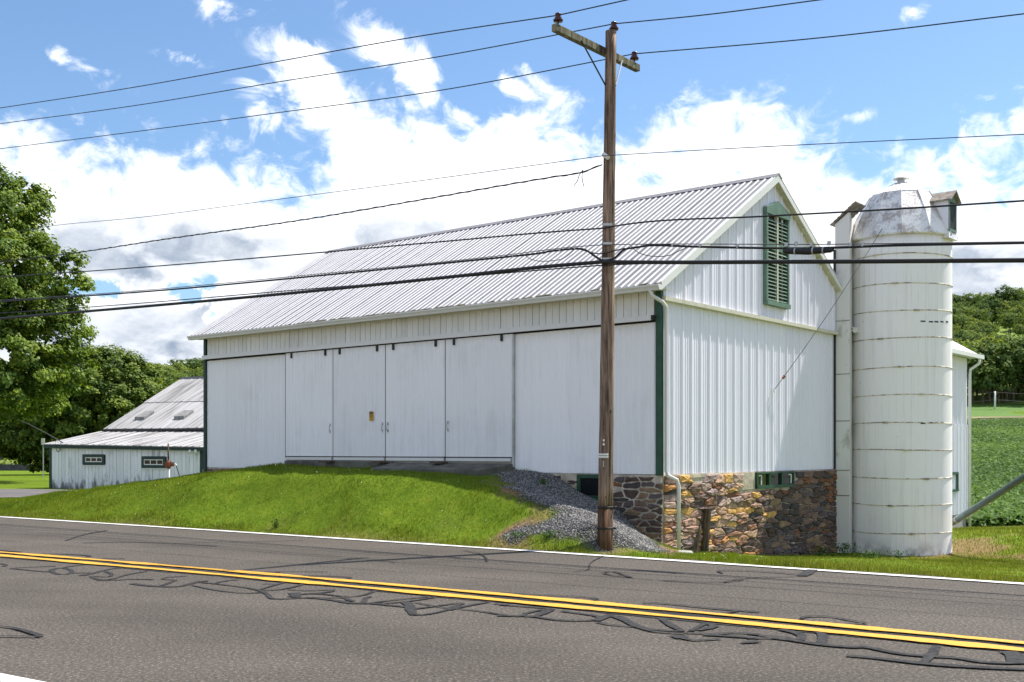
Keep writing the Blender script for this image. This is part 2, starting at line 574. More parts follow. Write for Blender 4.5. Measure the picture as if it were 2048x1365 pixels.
M['leaf_maple'] = leafmat('leaf_maple', (.042, .092, .012), (.115, .190, .020), (.27, .35, .048), .36)
M['leaf_round'] = leafmat('leaf_round', (.034, .074, .010), (.092, .150, .015), (.22, .28, .035), .34)
M['leaf_hill'] = leafmat('leaf_hill', (.060, .120, .032), (.135, .205, .045), (.26, .32, .075), .4, .5)  # tones lightened, distance haze put into the leaf colour
M['leaf_brush'] = leafmat('leaf_brush', (.045, .10, .035), (.10, .17, .05), (.25, .33, .08))
M['grass_blade'] = leafmat('grass_blade', (.068, .122, .008), (.138, .210, .012), (.26, .305, .028), .4)
M['grass_long'] = leafmat('grass_long', (.075, .115, .012), (.15, .195, .018), (.32, .32, .08), .4)
M['soy'] = leafmat('soy', (.035, .085, .012), (.075, .155, .020), (.15, .25, .035), .3)
M['crop_leaf'] = leafmat('crop_leaf', (.08, .14, .02), (.20, .27, .05), (.38, .42, .14), .35)
M['dry_leaf'] = leafmat('dry_leaf', (.18, .11, .04), (.34, .24, .12), (.5, .4, .24), .2)
M['weed_leaf'] = leafmat('weed_leaf', (.02, .06, .012), (.05, .12, .016), (.12, .20, .03), .35)


def _ground(n):
    p = pos(n)
    gm = n.add('ShaderNodeAttribute', attribute_name='gravel').outputs['Fac']
    dm = n.add('ShaderNodeAttribute', attribute_name='dirt').outputs['Fac']
    v = n.noise(p, 2.2, 6, .65)
    f = n.noise(n.vm('MULTIPLY', p, (18, 18, 18)), 1.0, 4, .7)
    stripe = n.noise(n.vm('MULTIPLY', p, (.05, .55, 1)), 1.0, 3, .5)
    gcol = n.ramp(n.m('ADD', n.m('MULTIPLY', v, .5), n.m('MULTIPLY', f, .5)), [(.3, (.055, .098, .008)), (.5, (.105, .165, .012)), (.7, (.19, .225, .025))])
    gcol = n.mix(1.0, gcol, n.ss(stripe, .3, .7, .85, 1.15), 'MULTIPLY')
    vo = n.add('ShaderNodeTexVoronoi')
    vo.inputs['Scale'].default_value = 34
    n.put(vo.inputs['Vector'], p)
    hs = n.add('ShaderNodeHueSaturation')
    hs.inputs['Saturation'].default_value = .08
    hs.inputs['Value'].default_value = .26
    n.put(hs.inputs['Color'], vo.outputs['Color'])
    grav = n.mix(n.ss(vo.outputs['Distance'], .0, .6), hs.outputs[0], (.05, .05, .055))
    dirt = n.ramp(f, [(.3, (.10, .06, .03)), (.55, (.22, .14, .075)), (.75, (.36, .25, .13))])
    c = n.mix(dm, gcol, dirt)
    c = n.mix(gm, c, grav)
    return principled(n, c, .95, 0, n.m('ADD', f, v), .5, .03, spec=.05)


M['ground'] = mat('ground', _ground)


def _gravel(n):
    g = n.add('ShaderNodeNewGeometry')
    c = n.ramp(g.outputs['Random Per Island'], [(.1, (.050, .050, .052)), (.4, (.105, .104, .106)), (.7, (.19, .185, .18)), (.95, (.38, .36, .33))])
    return principled(n, c, .9)


M['gravel'] = mat('gravel_stone', _gravel)


def _hillground(n):
    p = pos(n)
    v = n.noise(p, .09, 6, .65)
    c = n.ramp(v, [(.35, (.07, .13, .015)), (.5, (.15, .22, .02)), (.66, (.24, .31, .045))])
    return principled(n, c, .95)


M['hill'] = mat('hill_ground', _hillground)


def _fieldground(n):
    p = pos(n)
    v = n.noise(p, 3.0, 6, .7)
    row = n.noise(n.vm('MULTIPLY', p, (.1, 1.3, 0)), 1.0, 3, .5)
    c = n.ramp(n.m('ADD', n.m('MULTIPLY', v, .6), n.m('MULTIPLY', row, .4)), [(.34, (.040, .095, .012)), (.52, (.080, .165, .018)), (.68, (.15, .235, .035))])
    return principled(n, c, .95, 0, v, .6, .1)


M['field'] = mat('field_ground', _fieldground)


# ------------------------------------------------------------------ mesh and object helpers
class MB:
    def __init__(self):
        self.v = []
        self.f = []

    def face(self, pts):
        i = len(self.v)
        self.v += [tuple(p) for p in pts]
        self.f.append(tuple(range(i, i + len(pts))))

    def hexa(self, p):
        """eight corners: bottom 0-3, top 4-7, same winding"""
        i = len(self.v)
        self.v += [tuple(q) for q in p]
        for a in ((3, 2, 1, 0), (4, 5, 6, 7), (0, 1, 5, 4), (1, 2, 6, 5), (2, 3, 7, 6), (3, 0, 4, 7)):
            self.f.append(tuple(i + k for k in a))

    def prism(self, poly, d):
        """polygon of 3-D points extruded along vector d"""
        d = Vector(d)
        k = len(poly)
        i = len(self.v)
        self.v += [tuple(p) for p in poly] + [tuple(Vector(p) + d) for p in poly]
        self.f.append(tuple(range(i + k - 1, i - 1, -1)))
        self.f.append(tuple(range(i + k, i + 2 * k)))
        for a in range(k):
            b = (a + 1) % k
            self.f.append((i + a, i + b, i + k + b, i + k + a))

    def tube(self, pts, r, n=6, caps=True):
        pts = [Vector(p) for p in pts]
        if not hasattr(r, '__len__'):
            r = [r] * len(pts)
        i0 = len(self.v)
        side = None
        for k, p in enumerate(pts):
            t = (pts[min(k + 1, len(pts) - 1)] - pts[max(k - 1, 0)])
            t = t.normalized() if t.length > 1e-9 else Vector((0, 0, 1))
            if side is None:
                ref = Vector((0, 0, 1)) if abs(t.z) < .9 else Vector((1, 0, 0))
                side = t.cross(ref).normalized()
            side = (side - t * side.dot(t)).normalized()
            up = side.cross(t)
            for a in range(n):
                th = 2 * math.pi * a / n
                self.v.append(tuple(p + (side * math.cos(th) + up * math.sin(th)) * r[k]))
        for k in range(len(pts) - 1):
            for a in range(n):
                b = (a + 1) % n
                self.f.append((i0 + k * n + a, i0 + k * n + b, i0 + (k + 1) * n + b, i0 + (k + 1) * n + a))
        if caps:
            self.f.append(tuple(i0 + a for a in range(n - 1, -1, -1)))
            e = i0 + (len(pts) - 1) * n
            self.f.append(tuple(e + a for a in range(n)))

    def lathe(self, base, prof, n=16, axis=None):
        """prof: list of (r, z)"""
        self.tube_prof(Vector(base), prof, n)

    def tube_prof(self, base, prof, n, rot=0.0):
        i0 = len(self.v)
        for r, z in prof:
            for a in range(n):
                th = 2 * math.pi * a / n + rot
                self.v.append((base.x + r * math.cos(th), base.y + r * math.sin(th), base.z + z))
        for k in range(len(prof) - 1):
            for a in range(n):
                b = (a + 1) % n
                self.f.append((i0 + k * n + a, i0 + k * n + b, i0 + (k + 1) * n + b, i0 + (k + 1) * n + a))
        self.f.append(tuple(i0 + a for a in range(n - 1, -1, -1)))
        e = i0 + (len(prof) - 1) * n
        self.f.append(tuple(e + a for a in range(n)))


def worldloc(o):
    v = Vector((0, 0, 0))
    while o is not None:
        v = v + o.location
        o = o.parent
    return v


def mesh_from(mb, name, off, smooth=False):
    me = bpy.data.meshes.new(name)
    me.from_pydata([(a - off.x, b - off.y, c_ - off.z) for a, b, c_ in mb.v], [], mb.f)
    if smooth:
        me.polygons.foreach_set('use_smooth', [True] * len(me.polygons))
    me.update()
    return me


def obj(name, mb, material, parent=None, smooth=False, origin=None, bevel=0):
    """one mesh object from world coordinates"""
    pl = worldloc(parent) if parent else Vector((0, 0, 0))
    org = Vector(origin) if origin is not None else pl
    me = mesh_from(mb, name, org, smooth)
    me.materials.append(material)
    o = bpy.data.objects.new(name, me)
    COL.objects.link(o)
    o.location = org - pl
    if parent:
        o.parent = parent
    if bevel:
        b = o.modifiers.new('bevel', 'BEVEL')
        b.width = bevel
        b.segments = 2
        b.limit_method = 'ANGLE'
    return o


def link(name, me, parent, loc):
    o = bpy.data.objects.new(name, me)
    COL.objects.link(o)
    o.location = Vector(loc) - (worldloc(parent) if parent else Vector((0, 0, 0)))
    if parent:
        o.parent = parent
    return o


def thing(name, label, cat, loc, group=None):
    o = bpy.data.objects.new(name, None)
    COL.objects.link(o)
    o.empty_display_size = .3
    o.location = Vector(loc)
    tag(o, label, cat, group)
    return o


def tag(o, label, cat, group=None):
    o['label'] = label
    o['category'] = cat
    if group:
        o['group'] = group
    return o


def structure(o):
    o['kind'] = 'structure'
    return o


def np_mesh(name, verts, k, material, tone=None, parent=None, loc=(0, 0, 0), link_it=True):
    """verts (N*k,3): N separate faces with k corners each"""
    n = len(verts) // k
    me = bpy.data.meshes.new(name)
    me.vertices.add(n * k)
    me.vertices.foreach_set('co', np.ascontiguousarray(verts, np.float32).ravel())
    me.loops.add(n * k)
    me.loops.foreach_set('vertex_index', np.arange(n * k, dtype=np.int32))
    me.polygons.add(n)
    me.polygons.foreach_set('loop_start', np.arange(0, n * k, k, dtype=np.int32))
    me.polygons.foreach_set('loop_total', np.full(n, k, np.int32))
    if tone is not None:
        at = me.attributes.new('tone', 'FLOAT', 'FACE')
        at.data.foreach_set('value', np.ascontiguousarray(tone, np.float32))
    me.update()
    me.validate()
    me.materials.append(material)
    if not link_it:
        return me
    o = bpy.data.objects.new(name, me)
    COL.objects.link(o)
    o.location = loc
    if parent:
        o.parent = parent
    return o


# ------------------------------------------------------------------ survey of the place
def ray(x, y, Z):
    return Vector(((x - 1024) / F * Z, Z, CAMZ - (y - HZ) / F * Z))


def on_ground(x, y, z=0.0):
    return ray(x, y, F * (CAMZ - z) / (y - HZ))


C = Vector((2.694, 20.0, 0))               # front right corner of the barn
U = Vector((-.774, .633, 0)).normalized()  # along the front wall to the left
W = Vector((-U.y * -1, U.x * -1, 0))       # along the gable wall to the back
W = Vector((.633, .774, 0)).normalized()


def P(t, s, z):
    p = C + U * t + W * s
    return Vector((p.x, p.y, z))


def t_of(x, s=0.0):
    a = (x - 1024) / F
    q = C + W * s
    return (a * q.y - q.x) / (U.x - a * U.y)


def s_of(x, t=0.0):
    a = (x - 1024) / F
    q = C + U * t
    return (a * q.y - q.x) / (W.x - a * W.y)


def front(x, y, s=0.0):
    t = t_of(x, s)
    q = P(t, s, 0)
    return t, CAMZ - (y - HZ) / F * q.y


def gable(x, y, t=0.0):
    s = s_of(x, t)
    q = P(t, s, 0)
    return s, CAMZ - (y - HZ) / F * q.y


def vplane(x, y, A, d):
    """photo ray met with the vertical plane through A along d"""
    a = (x - 1024) / F
    t = (a * A.y - A.x) / (d.x - a * d.y)
    Y = A.y + d.y * t
    return ray(x, y, Y)


# road lines: Y as a smooth function of X
def fitline(pts):
    g = [on_ground(*p) for p in pts]
    X = np.array([p.x for p in g])
    Y = np.array([p.y for p in g])
    co = np.polyfit(X, Y, 2)
    lo, hi = X.min(), X.max()

    def f(x):
        x = np.asarray(x, float)
        xc = np.clip(x, lo, hi)
        return np.polyval(co, xc) + (2 * co[0] * xc + co[1]) * (x - xc)
    return f


Y_EDGE = fitline([(0, 1035.5), (225, 1048.5), (450, 1062), (669, 1078.6), (960, 1097.5), (1348, 1124), (1660, 1143), (2048, 1169)])
Y_UP = fitline([(0, 1106.5), (510, 1148), (1010, 1192.5), (1510, 1239.5), (2048, 1289)])
Y_LO = fitline([(0, 1113.3), (510, 1157.5), (1010, 1205), (1510, 1251), (2048, 1304)])


def Y_NEAR(x):
    return Y_LO(x) - (float(Y_LO(-3.37)) - 7.25)


def slope_edge(x):
    return (Y_EDGE(np.asarray(x) + .1) - Y_EDGE(np.asarray(x) - .1)) / .2


# terrain control points
CP = []


def cp_px(x, y, Z):
    CP.append(ray(x, y, Z))


def cp(x, y, z):
    CP.append(Vector((x, y, z)))


for x, y in [(413, 953), (480, 941), (540, 934), (573, 930), (650, 933), (760, 936), (880, 940), (975, 945), (1027, 940), (1076, 945), (1104, 950), (1134, 967),
             (1164, 987), (1193, 1001), (1248, 1029), (1277, 1060), (1309, 1085)]:
    t, z = front(x, y)
    q = P(t, -.02, z)
    CP.append(q)
for x, y in [(1335, 1101), (1420, 1106), (1507, 1110), (1600, 1110), (1660, 1107)]:
    s, z = gable(x, y)
    CP.append(P(0, s, z))
SILO = Vector((.3528 * 26.4, 26.4, -.93))
cp_px(1685, 1106, 25.4)
cp_px(1760, 1113, 24.95)
cp_px(1850, 1115, 24.95)
cp_px(1905, 1108, 25.6)
cp_px(1990, 1060, 29.5)
cp_px(1930, 1058, 33.5)
for x in range(-400, 2500, 180):
    X = (x - 1024) / F * 15
for x in (1420, 1530, 1640, 1760, 1850, 1960, 2080):
    ye = np.interp(x, [1348, 1660, 2048, 2400], [1124, 1143, 1169, 1193]) - 5
    Ze = F * CAMZ / (ye + 5 - HZ) + .25
    yb = np.interp(x, [1335, 1507, 1660, 1905, 2100], [1101, 1110, 1107, 1112, 1118])
    Zb = np.interp(x, [1335, 1660, 1700, 1900, 2100], [19.9, 25.4, 24.9, 24.9, 24])
    for f in (.2, .45, .72):
        cp_px(x, ye + (yb - ye) * f, Ze + (Zb - Ze) * f)
for X in np.linspace(-24, 14, 14):
    cp(X, float(Y_EDGE(X)) + .25, -.02)
    if X < 1.5:
        cp(X, float(Y_EDGE(X)) + 1.0, .0)
cp_px(1210, 1094, 17.14)
# lawn under the eave: the edge of the eave's shadow tells how high it stands
def shadow_cp(x, y):
    s_ = -2.2
    for _ in range(12):
        z_ = front(x, y, s_)[1]
        s_ = ROOF_S0_ - .11 - (4.47 - z_) * SUND.dot(W) / SUND.z
    q = P(t_of(x, s_), s_, z_)
    CP.append(q)
    SHP.append((x, s_, z_))


SHP = []

ROOF_S0_ = -.27
for x, y in [(445, 944), (465, 943), (525, 943.5), (585, 945), (650, 946), (722, 948), (780, 951), (825, 955), (893, 967), (978, 984), (1030, 1001), (1064, 1014), (1103, 1032), (1150, 1044), (1192, 1053)]:
    shadow_cp(x, y)
for x, yb in [(540, 936), (620, 936), (700, 938), (790, 941)]:
    q1 = front(x, yb)
    for s_, f in ((-.45, .18), (-1.0, .42), (-1.55, .72)):
        ys = np.interp(x, [445, 585, 722, 825, 893, 978], [944, 945, 948, 955, 967, 984])
        t_, z_ = front(x, yb + (ys - yb) * f, s_)
        CP.append(P(t_, s_, z_))
_sh = {round(x): (s_, z_) for x, s_, z_ in SHP}
for x in (893, 978, 1030, 1064, 1103, 1150, 1192):
    s1_, z1_ = _sh[x]
    yb = np.interp(x, [880, 975, 1027, 1076, 1104, 1134, 1164, 1193], [938, 944, 940, 945, 950, 967, 987, 1001])
    z0_ = front(x, yb)[1]
    for f in (.3, .62):
        CP.append(P(t_of(x, s1_ * f), s1_ * f, z0_ + (z1_ - z0_) * f))
cp_px(1250, 1062, 18.6)
cp_px(1290, 1090, 18.2)
cp_px(700, 1003, 20.7)
cp_px(850, 1017, 19.5)
cp_px(600, 997, 21.8)
cp_px(1000, 1041, 18.5)
cp_px(500, 990, 22.8)
cp_px(400, 1000, 22.9)
cp_px(1100, 1078, 17.2)
cp_px(425, 949.5, 24.4)
cp_px(400, 955, 24.3)
cp_px(350, 961, 24.8)
cp_px(300, 968.5, 25.3)
cp_px(225, 978, 25.8)
cp_px(160, 986, 26.6)
cp_px(60, 998.5, 27.4)
cp_px(425, 953, 26.6)
cp_px(390, 960, 27.6)
cp_px(320, 974, 28.4)
cp_px(225, 985, 29.0)
cp_px(130, 995, 30.0)
cp_px(300, 1008, 24.0)
cp_px(200, 1006, 24.8)
cp_px(100, 1015, 26.0)
cp_px(60, 998.5, 33.2)
cp_px(0, 1003.5, 32.0)
cp_px(-120, 1006, 32.0)
for x, y, z in [(-14, 40, -.12), (-18, 44, -.12), (-24, 44, -.10), (-30, 40, -.05), (-10, 44, -.15), (-21, 50, -.2), (-12.9, 46.2, -.25), (-30, 50, -.18), (-8, 36, .0), (-10.5, 34, .10),
                (-40, 60, -.2), (-34, 80, -.22), (-60, 130, -.25), (-40, 130, -.25), (-80, 80, -.2), (-60, 40, -.1), (-100, 130, -.3), (-40, 20, 0), (-60, 10, 0),
                (0, 50, -.3), (0, 80, .2), (-5, 130, .5), (0, 34, .1), (8, 40, -.7),
                (14, 34.5, -.88), (17, 38, -.75), (21, 46, -.30), (30, 70, 1.0), (22, 60, .35), (45, 110, 3.1), (60, 110, 3.3), (38, 110, 2.8), (66, 152, 5.9), (56, 152, 5.7), (80, 170, 7.4),
                (62, 186, 9.1), (84, 186, 9.4), (110, 186, 9.6), (40, 40, -.6), (60, 60, .2), (100, 110, 3.2), (18, 20, -.25), (30, 20, -.3), (24, 30, -.6), (60, 20, -.2), (20, 10, -.05), (40, 5, -.05),
                (0, 0, -.05), (-20, 0, -.05), (20, 0, -.05), (-60, -20, -.05), (60, -20, -.05), (0, -40, -.05), (0, 186, 6), (-60, 186, 4), (-120, 186, 3)]:
    cp(x, y, z)
CPX = np.array([p.x for p in CP])
CPY = np.array([p.y for p in CP])
CPZ = np.array([p.z for p in CP])
# squeeze far distances so that the spline stays calm
def squash(x, y):
    return x / (1 + np.abs(y) / 60), np.sign(y) * 60 * np.log1p(np.abs(y) / 60)


def tps(r2):
    return np.where(r2 > 1e-12, .5 * r2 * np.log(np.maximum(r2, 1e-12)), 0.0)


_ax, _ay = squash(CPX, CPY)
_n = len(CPX)
_K = tps((_ax[:, None] - _ax[None]) ** 2 + (_ay[:, None] - _ay[None]) ** 2) + np.eye(_n) * .004
_Pm = np.stack([np.ones(_n), _ax, _ay], 1)
_A = np.block([[_K, _Pm], [_Pm.T, np.zeros((3, 3))]])
_sol = np.linalg.solve(_A, np.concatenate([CPZ, np.zeros(3)]))


def _tps_eval(x, y):
    sx, sy = squash(x, y)
    out = np.zeros(len(sx))
    for i in range(0, len(sx), 20000):
        a, b = sx[i:i + 20000], sy[i:i + 20000]
        r2 = (a[:, None] - _ax[None]) ** 2 + (b[:, None] - _ay[None]) ** 2
        out[i:i + 20000] = tps(r2) @ _sol[:_n] + _sol[_n] + _sol[_n + 1] * a + _sol[_n + 2] * b
    return out


def sstep(x, a, b):
    t = np.clip((x - a) / (b - a), 0, 1)
    return t * t * (3 - 2 * t)


def H(x, y):
    x = np.atleast_1d(np.asarray(x, float)).ravel()
    y = np.atleast_1d(np.asarray(y, float)).ravel()
    d = (y - Y_EDGE(x)) * .83
    k = sstep(d, .30, .9)
    return (1 - k) * -.05 + k * _tps_eval(x, y)


def Hf(x, y):
    return float(H(x, y)[0])


def hit(x, y, z0=9.0, z1=150.0):
    Zs = np.concatenate([np.arange(z0, 45, .04), np.arange(45, z1, .25)])
    X = (x - 1024) / F * Zs
    z = CAMZ - (y - HZ) / F * Zs
    k = np.nonzero(z <= H(X, Zs))[0]
    i = k[0] if len(k) else len(Zs) - 1
    return Vector((X[i], Zs[i], z[i]))


def in_poly(x, y, poly):
    r = np.zeros(len(x), bool)
    n = len(poly)
    for i in range(n):
        x1, y1 = poly[i][0], poly[i][1]
        x2, y2 = poly[(i + 1) % n][0], poly[(i + 1) % n][1]
        c_ = ((y1 > y) != (y2 > y)) & (x < (x2 - x1) * (y - y1) / (y2 - y1 + 1e-12) + x1)
        r ^= c_
    return r


def poly_dist(x, y, poly):
    """signed distance, positive inside"""
    d = np.full(len(x), 1e9)
    n = len(poly)
    for i in range(n):
        ax, ay = poly[i][0], poly[i][1]
        bx, by = poly[(i + 1) % n][0], poly[(i + 1) % n][1]
        vx, vy = bx - ax, by - ay
        t = np.clip(((x - ax) * vx + (y - ay) * vy) / (vx * vx + vy * vy + 1e-12), 0, 1)
        d = np.minimum(d, np.hypot(x - ax - t * vx, y - ay - t * vy))
    return np.where(in_poly(x, y, poly), d, -d)


def vnoise(x, y, s, seed=0):
    """cheap smooth value noise 0..1"""
    r = np.random.default_rng(seed)
    tab = r.random((64, 64))
    u, v = x * s, y * s
    i, j = np.floor(u).astype(int), np.floor(v).astype(int)
    fu, fv = u - i, v - j
    fu = fu * fu * (3 - 2 * fu)
    fv = fv * fv * (3 - 2 * fv)
    g = lambda a, b: tab[a % 64, b % 64]
    return (g(i, j) * (1 - fu) + g(i + 1, j) * fu) * (1 - fv) + (g(i, j + 1) * (1 - fu) + g(i + 1, j + 1) * fu) * fv


def vpx(x, y):
    p = hit(x, y)
    return (p.x, p.y)


wall_pts = [P(t_of(1309), -.02, 0), P(t_of(1027), -.02, 0)]
GRAVEL = [(wall_pts[1].x, wall_pts[1].y)] + [vpx(*q) for q in [(985, 950), (1015, 970), (1050, 990), (1085, 1014), (1108, 1037), (1090, 1046), (1050, 1056), (1020, 1066),
                                                             (1000, 1076), (1060, 1086), (1120, 1092), (1210, 1098), (1320, 1104)]] + [(wall_pts[0].x, wall_pts[0].y)]
DRIVE = [(-60, 34.8), (-26, 34.6), (-18, 33.9), (-15.5, 34.6), (-13.2, 36.2), (-12.2, 39), (-12.4, 42.6), (-15, 45.0), (-20, 46.8), (-30, 47.2), (-60, 47)]
BARN = [P(0, 0, 0), P(13.77, 0, 0), P(13.77, 7.85, 0), P(0, 7.85, 0)]


def grid_mesh(name, xs, ys, zf, material, attrs=None):
    X, Y = np.meshgrid(xs, ys)
    z = zf(X.ravel(), Y.ravel())
    nx, ny = len(xs), len(ys)
    v = np.stack([X.ravel(), Y.ravel(), z], 1)
    i = (np.arange(ny - 1)[:, None] * nx + np.arange(nx - 1)[None]).ravel()
    q = np.stack([i, i + 1, i + nx + 1, i + nx], 1)
    me = bpy.data.meshes.new(name)
    me.from_pydata(v.tolist(), [], q.tolist())
    me.polygons.foreach_set('use_smooth', [True] * len(me.polygons))
    for k, fn in (attrs or {}).items():
        at = me.attributes.new(k, 'FLOAT', 'POINT')
        at.data.foreach_set('value', fn(X.ravel(), Y.ravel()).astype(np.float32))
    me.update()
    me.materials.append(material)
    o = bpy.data.objects.new(name, me)
    COL.objects.link(o)
    return o


def a_gravel(x, y):
    d = poly_dist(x, y, GRAVEL) + (vnoise(x, y, 2.3, 3) - .5) * .5
    return sstep(d, -.12, .15)


def a_dirt(x, y):
    d = -np.abs(poly_dist(x, y, GRAVEL) + .1) + (vnoise(x, y, 1.4, 5) - .5) * .9
    a = sstep(d, -.25, .1) * (1 - sstep(y, 21.5, 24))
    e = (y - Y_EDGE(x)) * .83
    b = sstep(-e, -.75, -.35) * .8                                  # crumbly road edge
    r = sstep(vnoise(x, y, .8, 9) + vnoise(x, y, 2.7, 4) * .5, .62, .95) * sstep(x, 7.5, 10) * (1 - sstep(y, 27, 30)) * .9   # bare patches by the silo
    p = sstep(vnoise(x, y, .9, 12), .84, .97) * .3 * (1 - sstep(e, .7, 1.5))
    far = sstep(-y, -60, -50)
    return np.maximum.reduce([a, b, r, p]) * far


# one ground sheet: fine near the road and the bank, coarse towards the horizon
xs = np.unique(np.concatenate([np.linspace(-260, -40, 30), np.arange(-40, -14, .8), np.arange(-14, 13, .18), np.arange(13, 40, .8), np.linspace(40, 300, 32)]))
ys = np.unique(np.concatenate([np.linspace(-80, 8, 16), np.arange(8, 34, .18), np.arange(34, 60, .7), np.linspace(60, 200, 50)]))
ground = structure(grid_mesh('ground', xs, ys, H, M['ground'], {'gravel': a_gravel, 'dirt': a_dirt}))

# ------------------------------------------------------------------ road and its markings
rx = np.linspace(-70, 45, 231)


def strip(name, lo, hi, z, material, parent=None):
    v, f = [], []
    for i, x in enumerate(rx):
        v += [(x, float(lo(x)), z), (x, float(hi(x)), z)]
        if i:
            f.append((2 * i - 2, 2 * i, 2 * i + 1, 2 * i - 1))
    me = bpy.data.meshes.new(name)
    me.from_pydata(v, [], f)
    me.materials.append(material)
    o = bpy.data.objects.new(name, me)
    COL.objects.link(o)
    if parent:
        o.parent = parent
    return o


road = structure(strip('road', lambda x: Y_NEAR(x) - 3.5, lambda x: Y_EDGE(x) + .30 + .08 * math.sin(x * 3.1) + .05 * math.sin(x * 7.7 + 1), 0.0, M['asphalt']))


def ribbon(name, pts, wd, z, material, parent, jag=.15, cell=.12, seed=1, keep=True):
    """flat band along a ground polyline with a wandering width"""
    rg = np.random.default_rng(seed)
    pts = np.array([(p[0], p[1]) for p in pts], float)
    # rounded corners
    for _ in range(2):
        q = [pts[0]]
        for a, b in zip(pts[:-1], pts[1:]):
            q += [a * .75 + b * .25, a * .25 + b * .75]
        q.append(pts[-1])
        pts = np.array(q)
    seg = np.hypot(*(np.diff(pts, axis=0).T))
    L = np.concatenate([[0], np.cumsum(seg)])
    n = max(4, int(L[-1] / cell))
    u = np.linspace(0, L[-1], n)
    x, y = np.interp(u, L, pts[:, 0]), np.interp(u, L, pts[:, 1])
    tx, ty = np.gradient(x), np.gradient(y)
    ln = np.hypot(tx, ty) + 1e-9
    nx, ny = -ty / ln, tx / ln
    wv = np.interp(u, np.linspace(0, L[-1], max(3, int(L[-1] / .5))), 1 + (rg.random(max(3, int(L[-1] / .5))) - .5) * 2 * jag * 1.6)
    wv = wv * wd * .5
    l = wv * (1 + (rg.random(n) - .5) * jag)
    r = wv * (1 + (rg.random(n) - .5) * jag)
    v, f = [], []
    for i in range(n):
        v += [(x[i] + nx[i] * l[i], y[i] + ny[i] * l[i], z), (x[i] - nx[i] * r[i], y[i] - ny[i] * r[i], z)]
        if i:
            f.append((2 * i - 1, 2 * i + 1, 2 * i, 2 * i - 2))
    me = bpy.data.meshes.new(name)
    me.from_pydata(v, [], f)
    me.materials.append(material)
    o = bpy.data.objects.new(name, me)
    COL.objects.link(o)
    if parent:
        o.parent = parent
    return o


def along(fn, off=0.0, x0=-70, x1=45, step=.5):
    return [(x, float(fn(x)) + off) for x in np.arange(x0, x1, step)]


ribbon('edge_line', along(Y_EDGE), .155, .012, M['white_line'], road, .07, .12, 11)
ribbon('edge_line', along(Y_NEAR), .16, .012, M['white_line'], road, .04, .2, 12)
ribbon('centre_line', along(Y_UP), .145, .0165, M['yellow'], road, .26, .12, 13)
ribbon('centre_line', along(Y_LO), .155, .0165, M['yellow'], road, .26, .12, 14)
mid = lambda x: (Y_UP(x) + Y_LO(x)) / 2
ribbon('tar_seam', [(x, float(mid(x)) + .05 * math.sin(x * 1.9) + .04 * math.sin(x * 4.3 + 1)) for x in np.arange(-70, 45, .3)], .17, .0045, M['tar'], road, .35, .12, 15)
ribbon('tar_seam', [(x, float(Y_UP(x)) + .085 + .03 * math.sin(x * 2.3)) for x in np.arange(-70, 45, .3)], .08, .0050, M['tar'], road, .6, .12, 16)
ribbon('tar_seam', [(x, float(Y_LO(x)) - .10 + .02 * math.sin(x * 2.9)) for x in np.arange(-70, 45, .3)], .055, .0055, M['tar'], road, .6, .12, 17)

SEALS = []


def seals(x0, y0, sc, lines):
    for ln in lines:
        wd = .046
        if isinstance(ln[0], (int, float)):
            wd, ln = ln[0] * .5, ln[1:]
        SEALS.append((wd, [(x0 + a * sc, y0 + b * sc) for a, b in ln]))


seals(0, 1080, .2539, [
    [(0, 190), (60, 200), (30, 215), (-30, 213)], [(85, 228), (200, 240), (300, 250), (400, 255)], [(120, 222), (320, 215), (440, 210)],
    [.15, (400, 240), (470, 222), (540, 230), (575, 255), (540, 275), (470, 278), (420, 262), (400, 240)], [(500, 222), (580, 207), (690, 198)], [(560, 265), (720, 262)],
    [.15, (640, 285), (720, 270), (830, 240), (930, 224), (990, 225)], [(720, 290), (760, 320), (900, 313), (960, 285), (1160, 250)],
    [(830, 250), (890, 275), (860, 300), (740, 290)], [(760, 325), (900, 322), (1050, 312), (1210, 317)],
    [.14, (1040, 348), (1150, 365), (1390, 378), (1480, 355), (1560, 332), (1640, 327)], [(1400, 322), (1260, 315), (1300, 300), (1470, 288)], [(1390, 322), (1270, 365)],
    [(1510, 362), (1600, 382), (1750, 410), (1950, 428), (2048, 417)], [(1560, 337), (1700, 350), (1900, 375), (2020, 395), (2060, 412)], [(1700, 345), (1760, 328), (1880, 318)],
    [(280, 118), (400, 111), (600, 120), (720, 128), (680, 138)], [(810, 150), (980, 152)], [(-40, 83), (0, 86), (170, 98)],
    [(655, 28), (700, 26), (1050, 17), (1370, 32), (1710, 53)], [.06, (1370, 31), (1700, 21), (2048, 15), (2400, 5)]])
seals(0, 800, .2197, [[(600, 1285), (750, 1230), (980, 1192)], [.04, (980, 1193), (500, 1190), (-50, 1189)]])
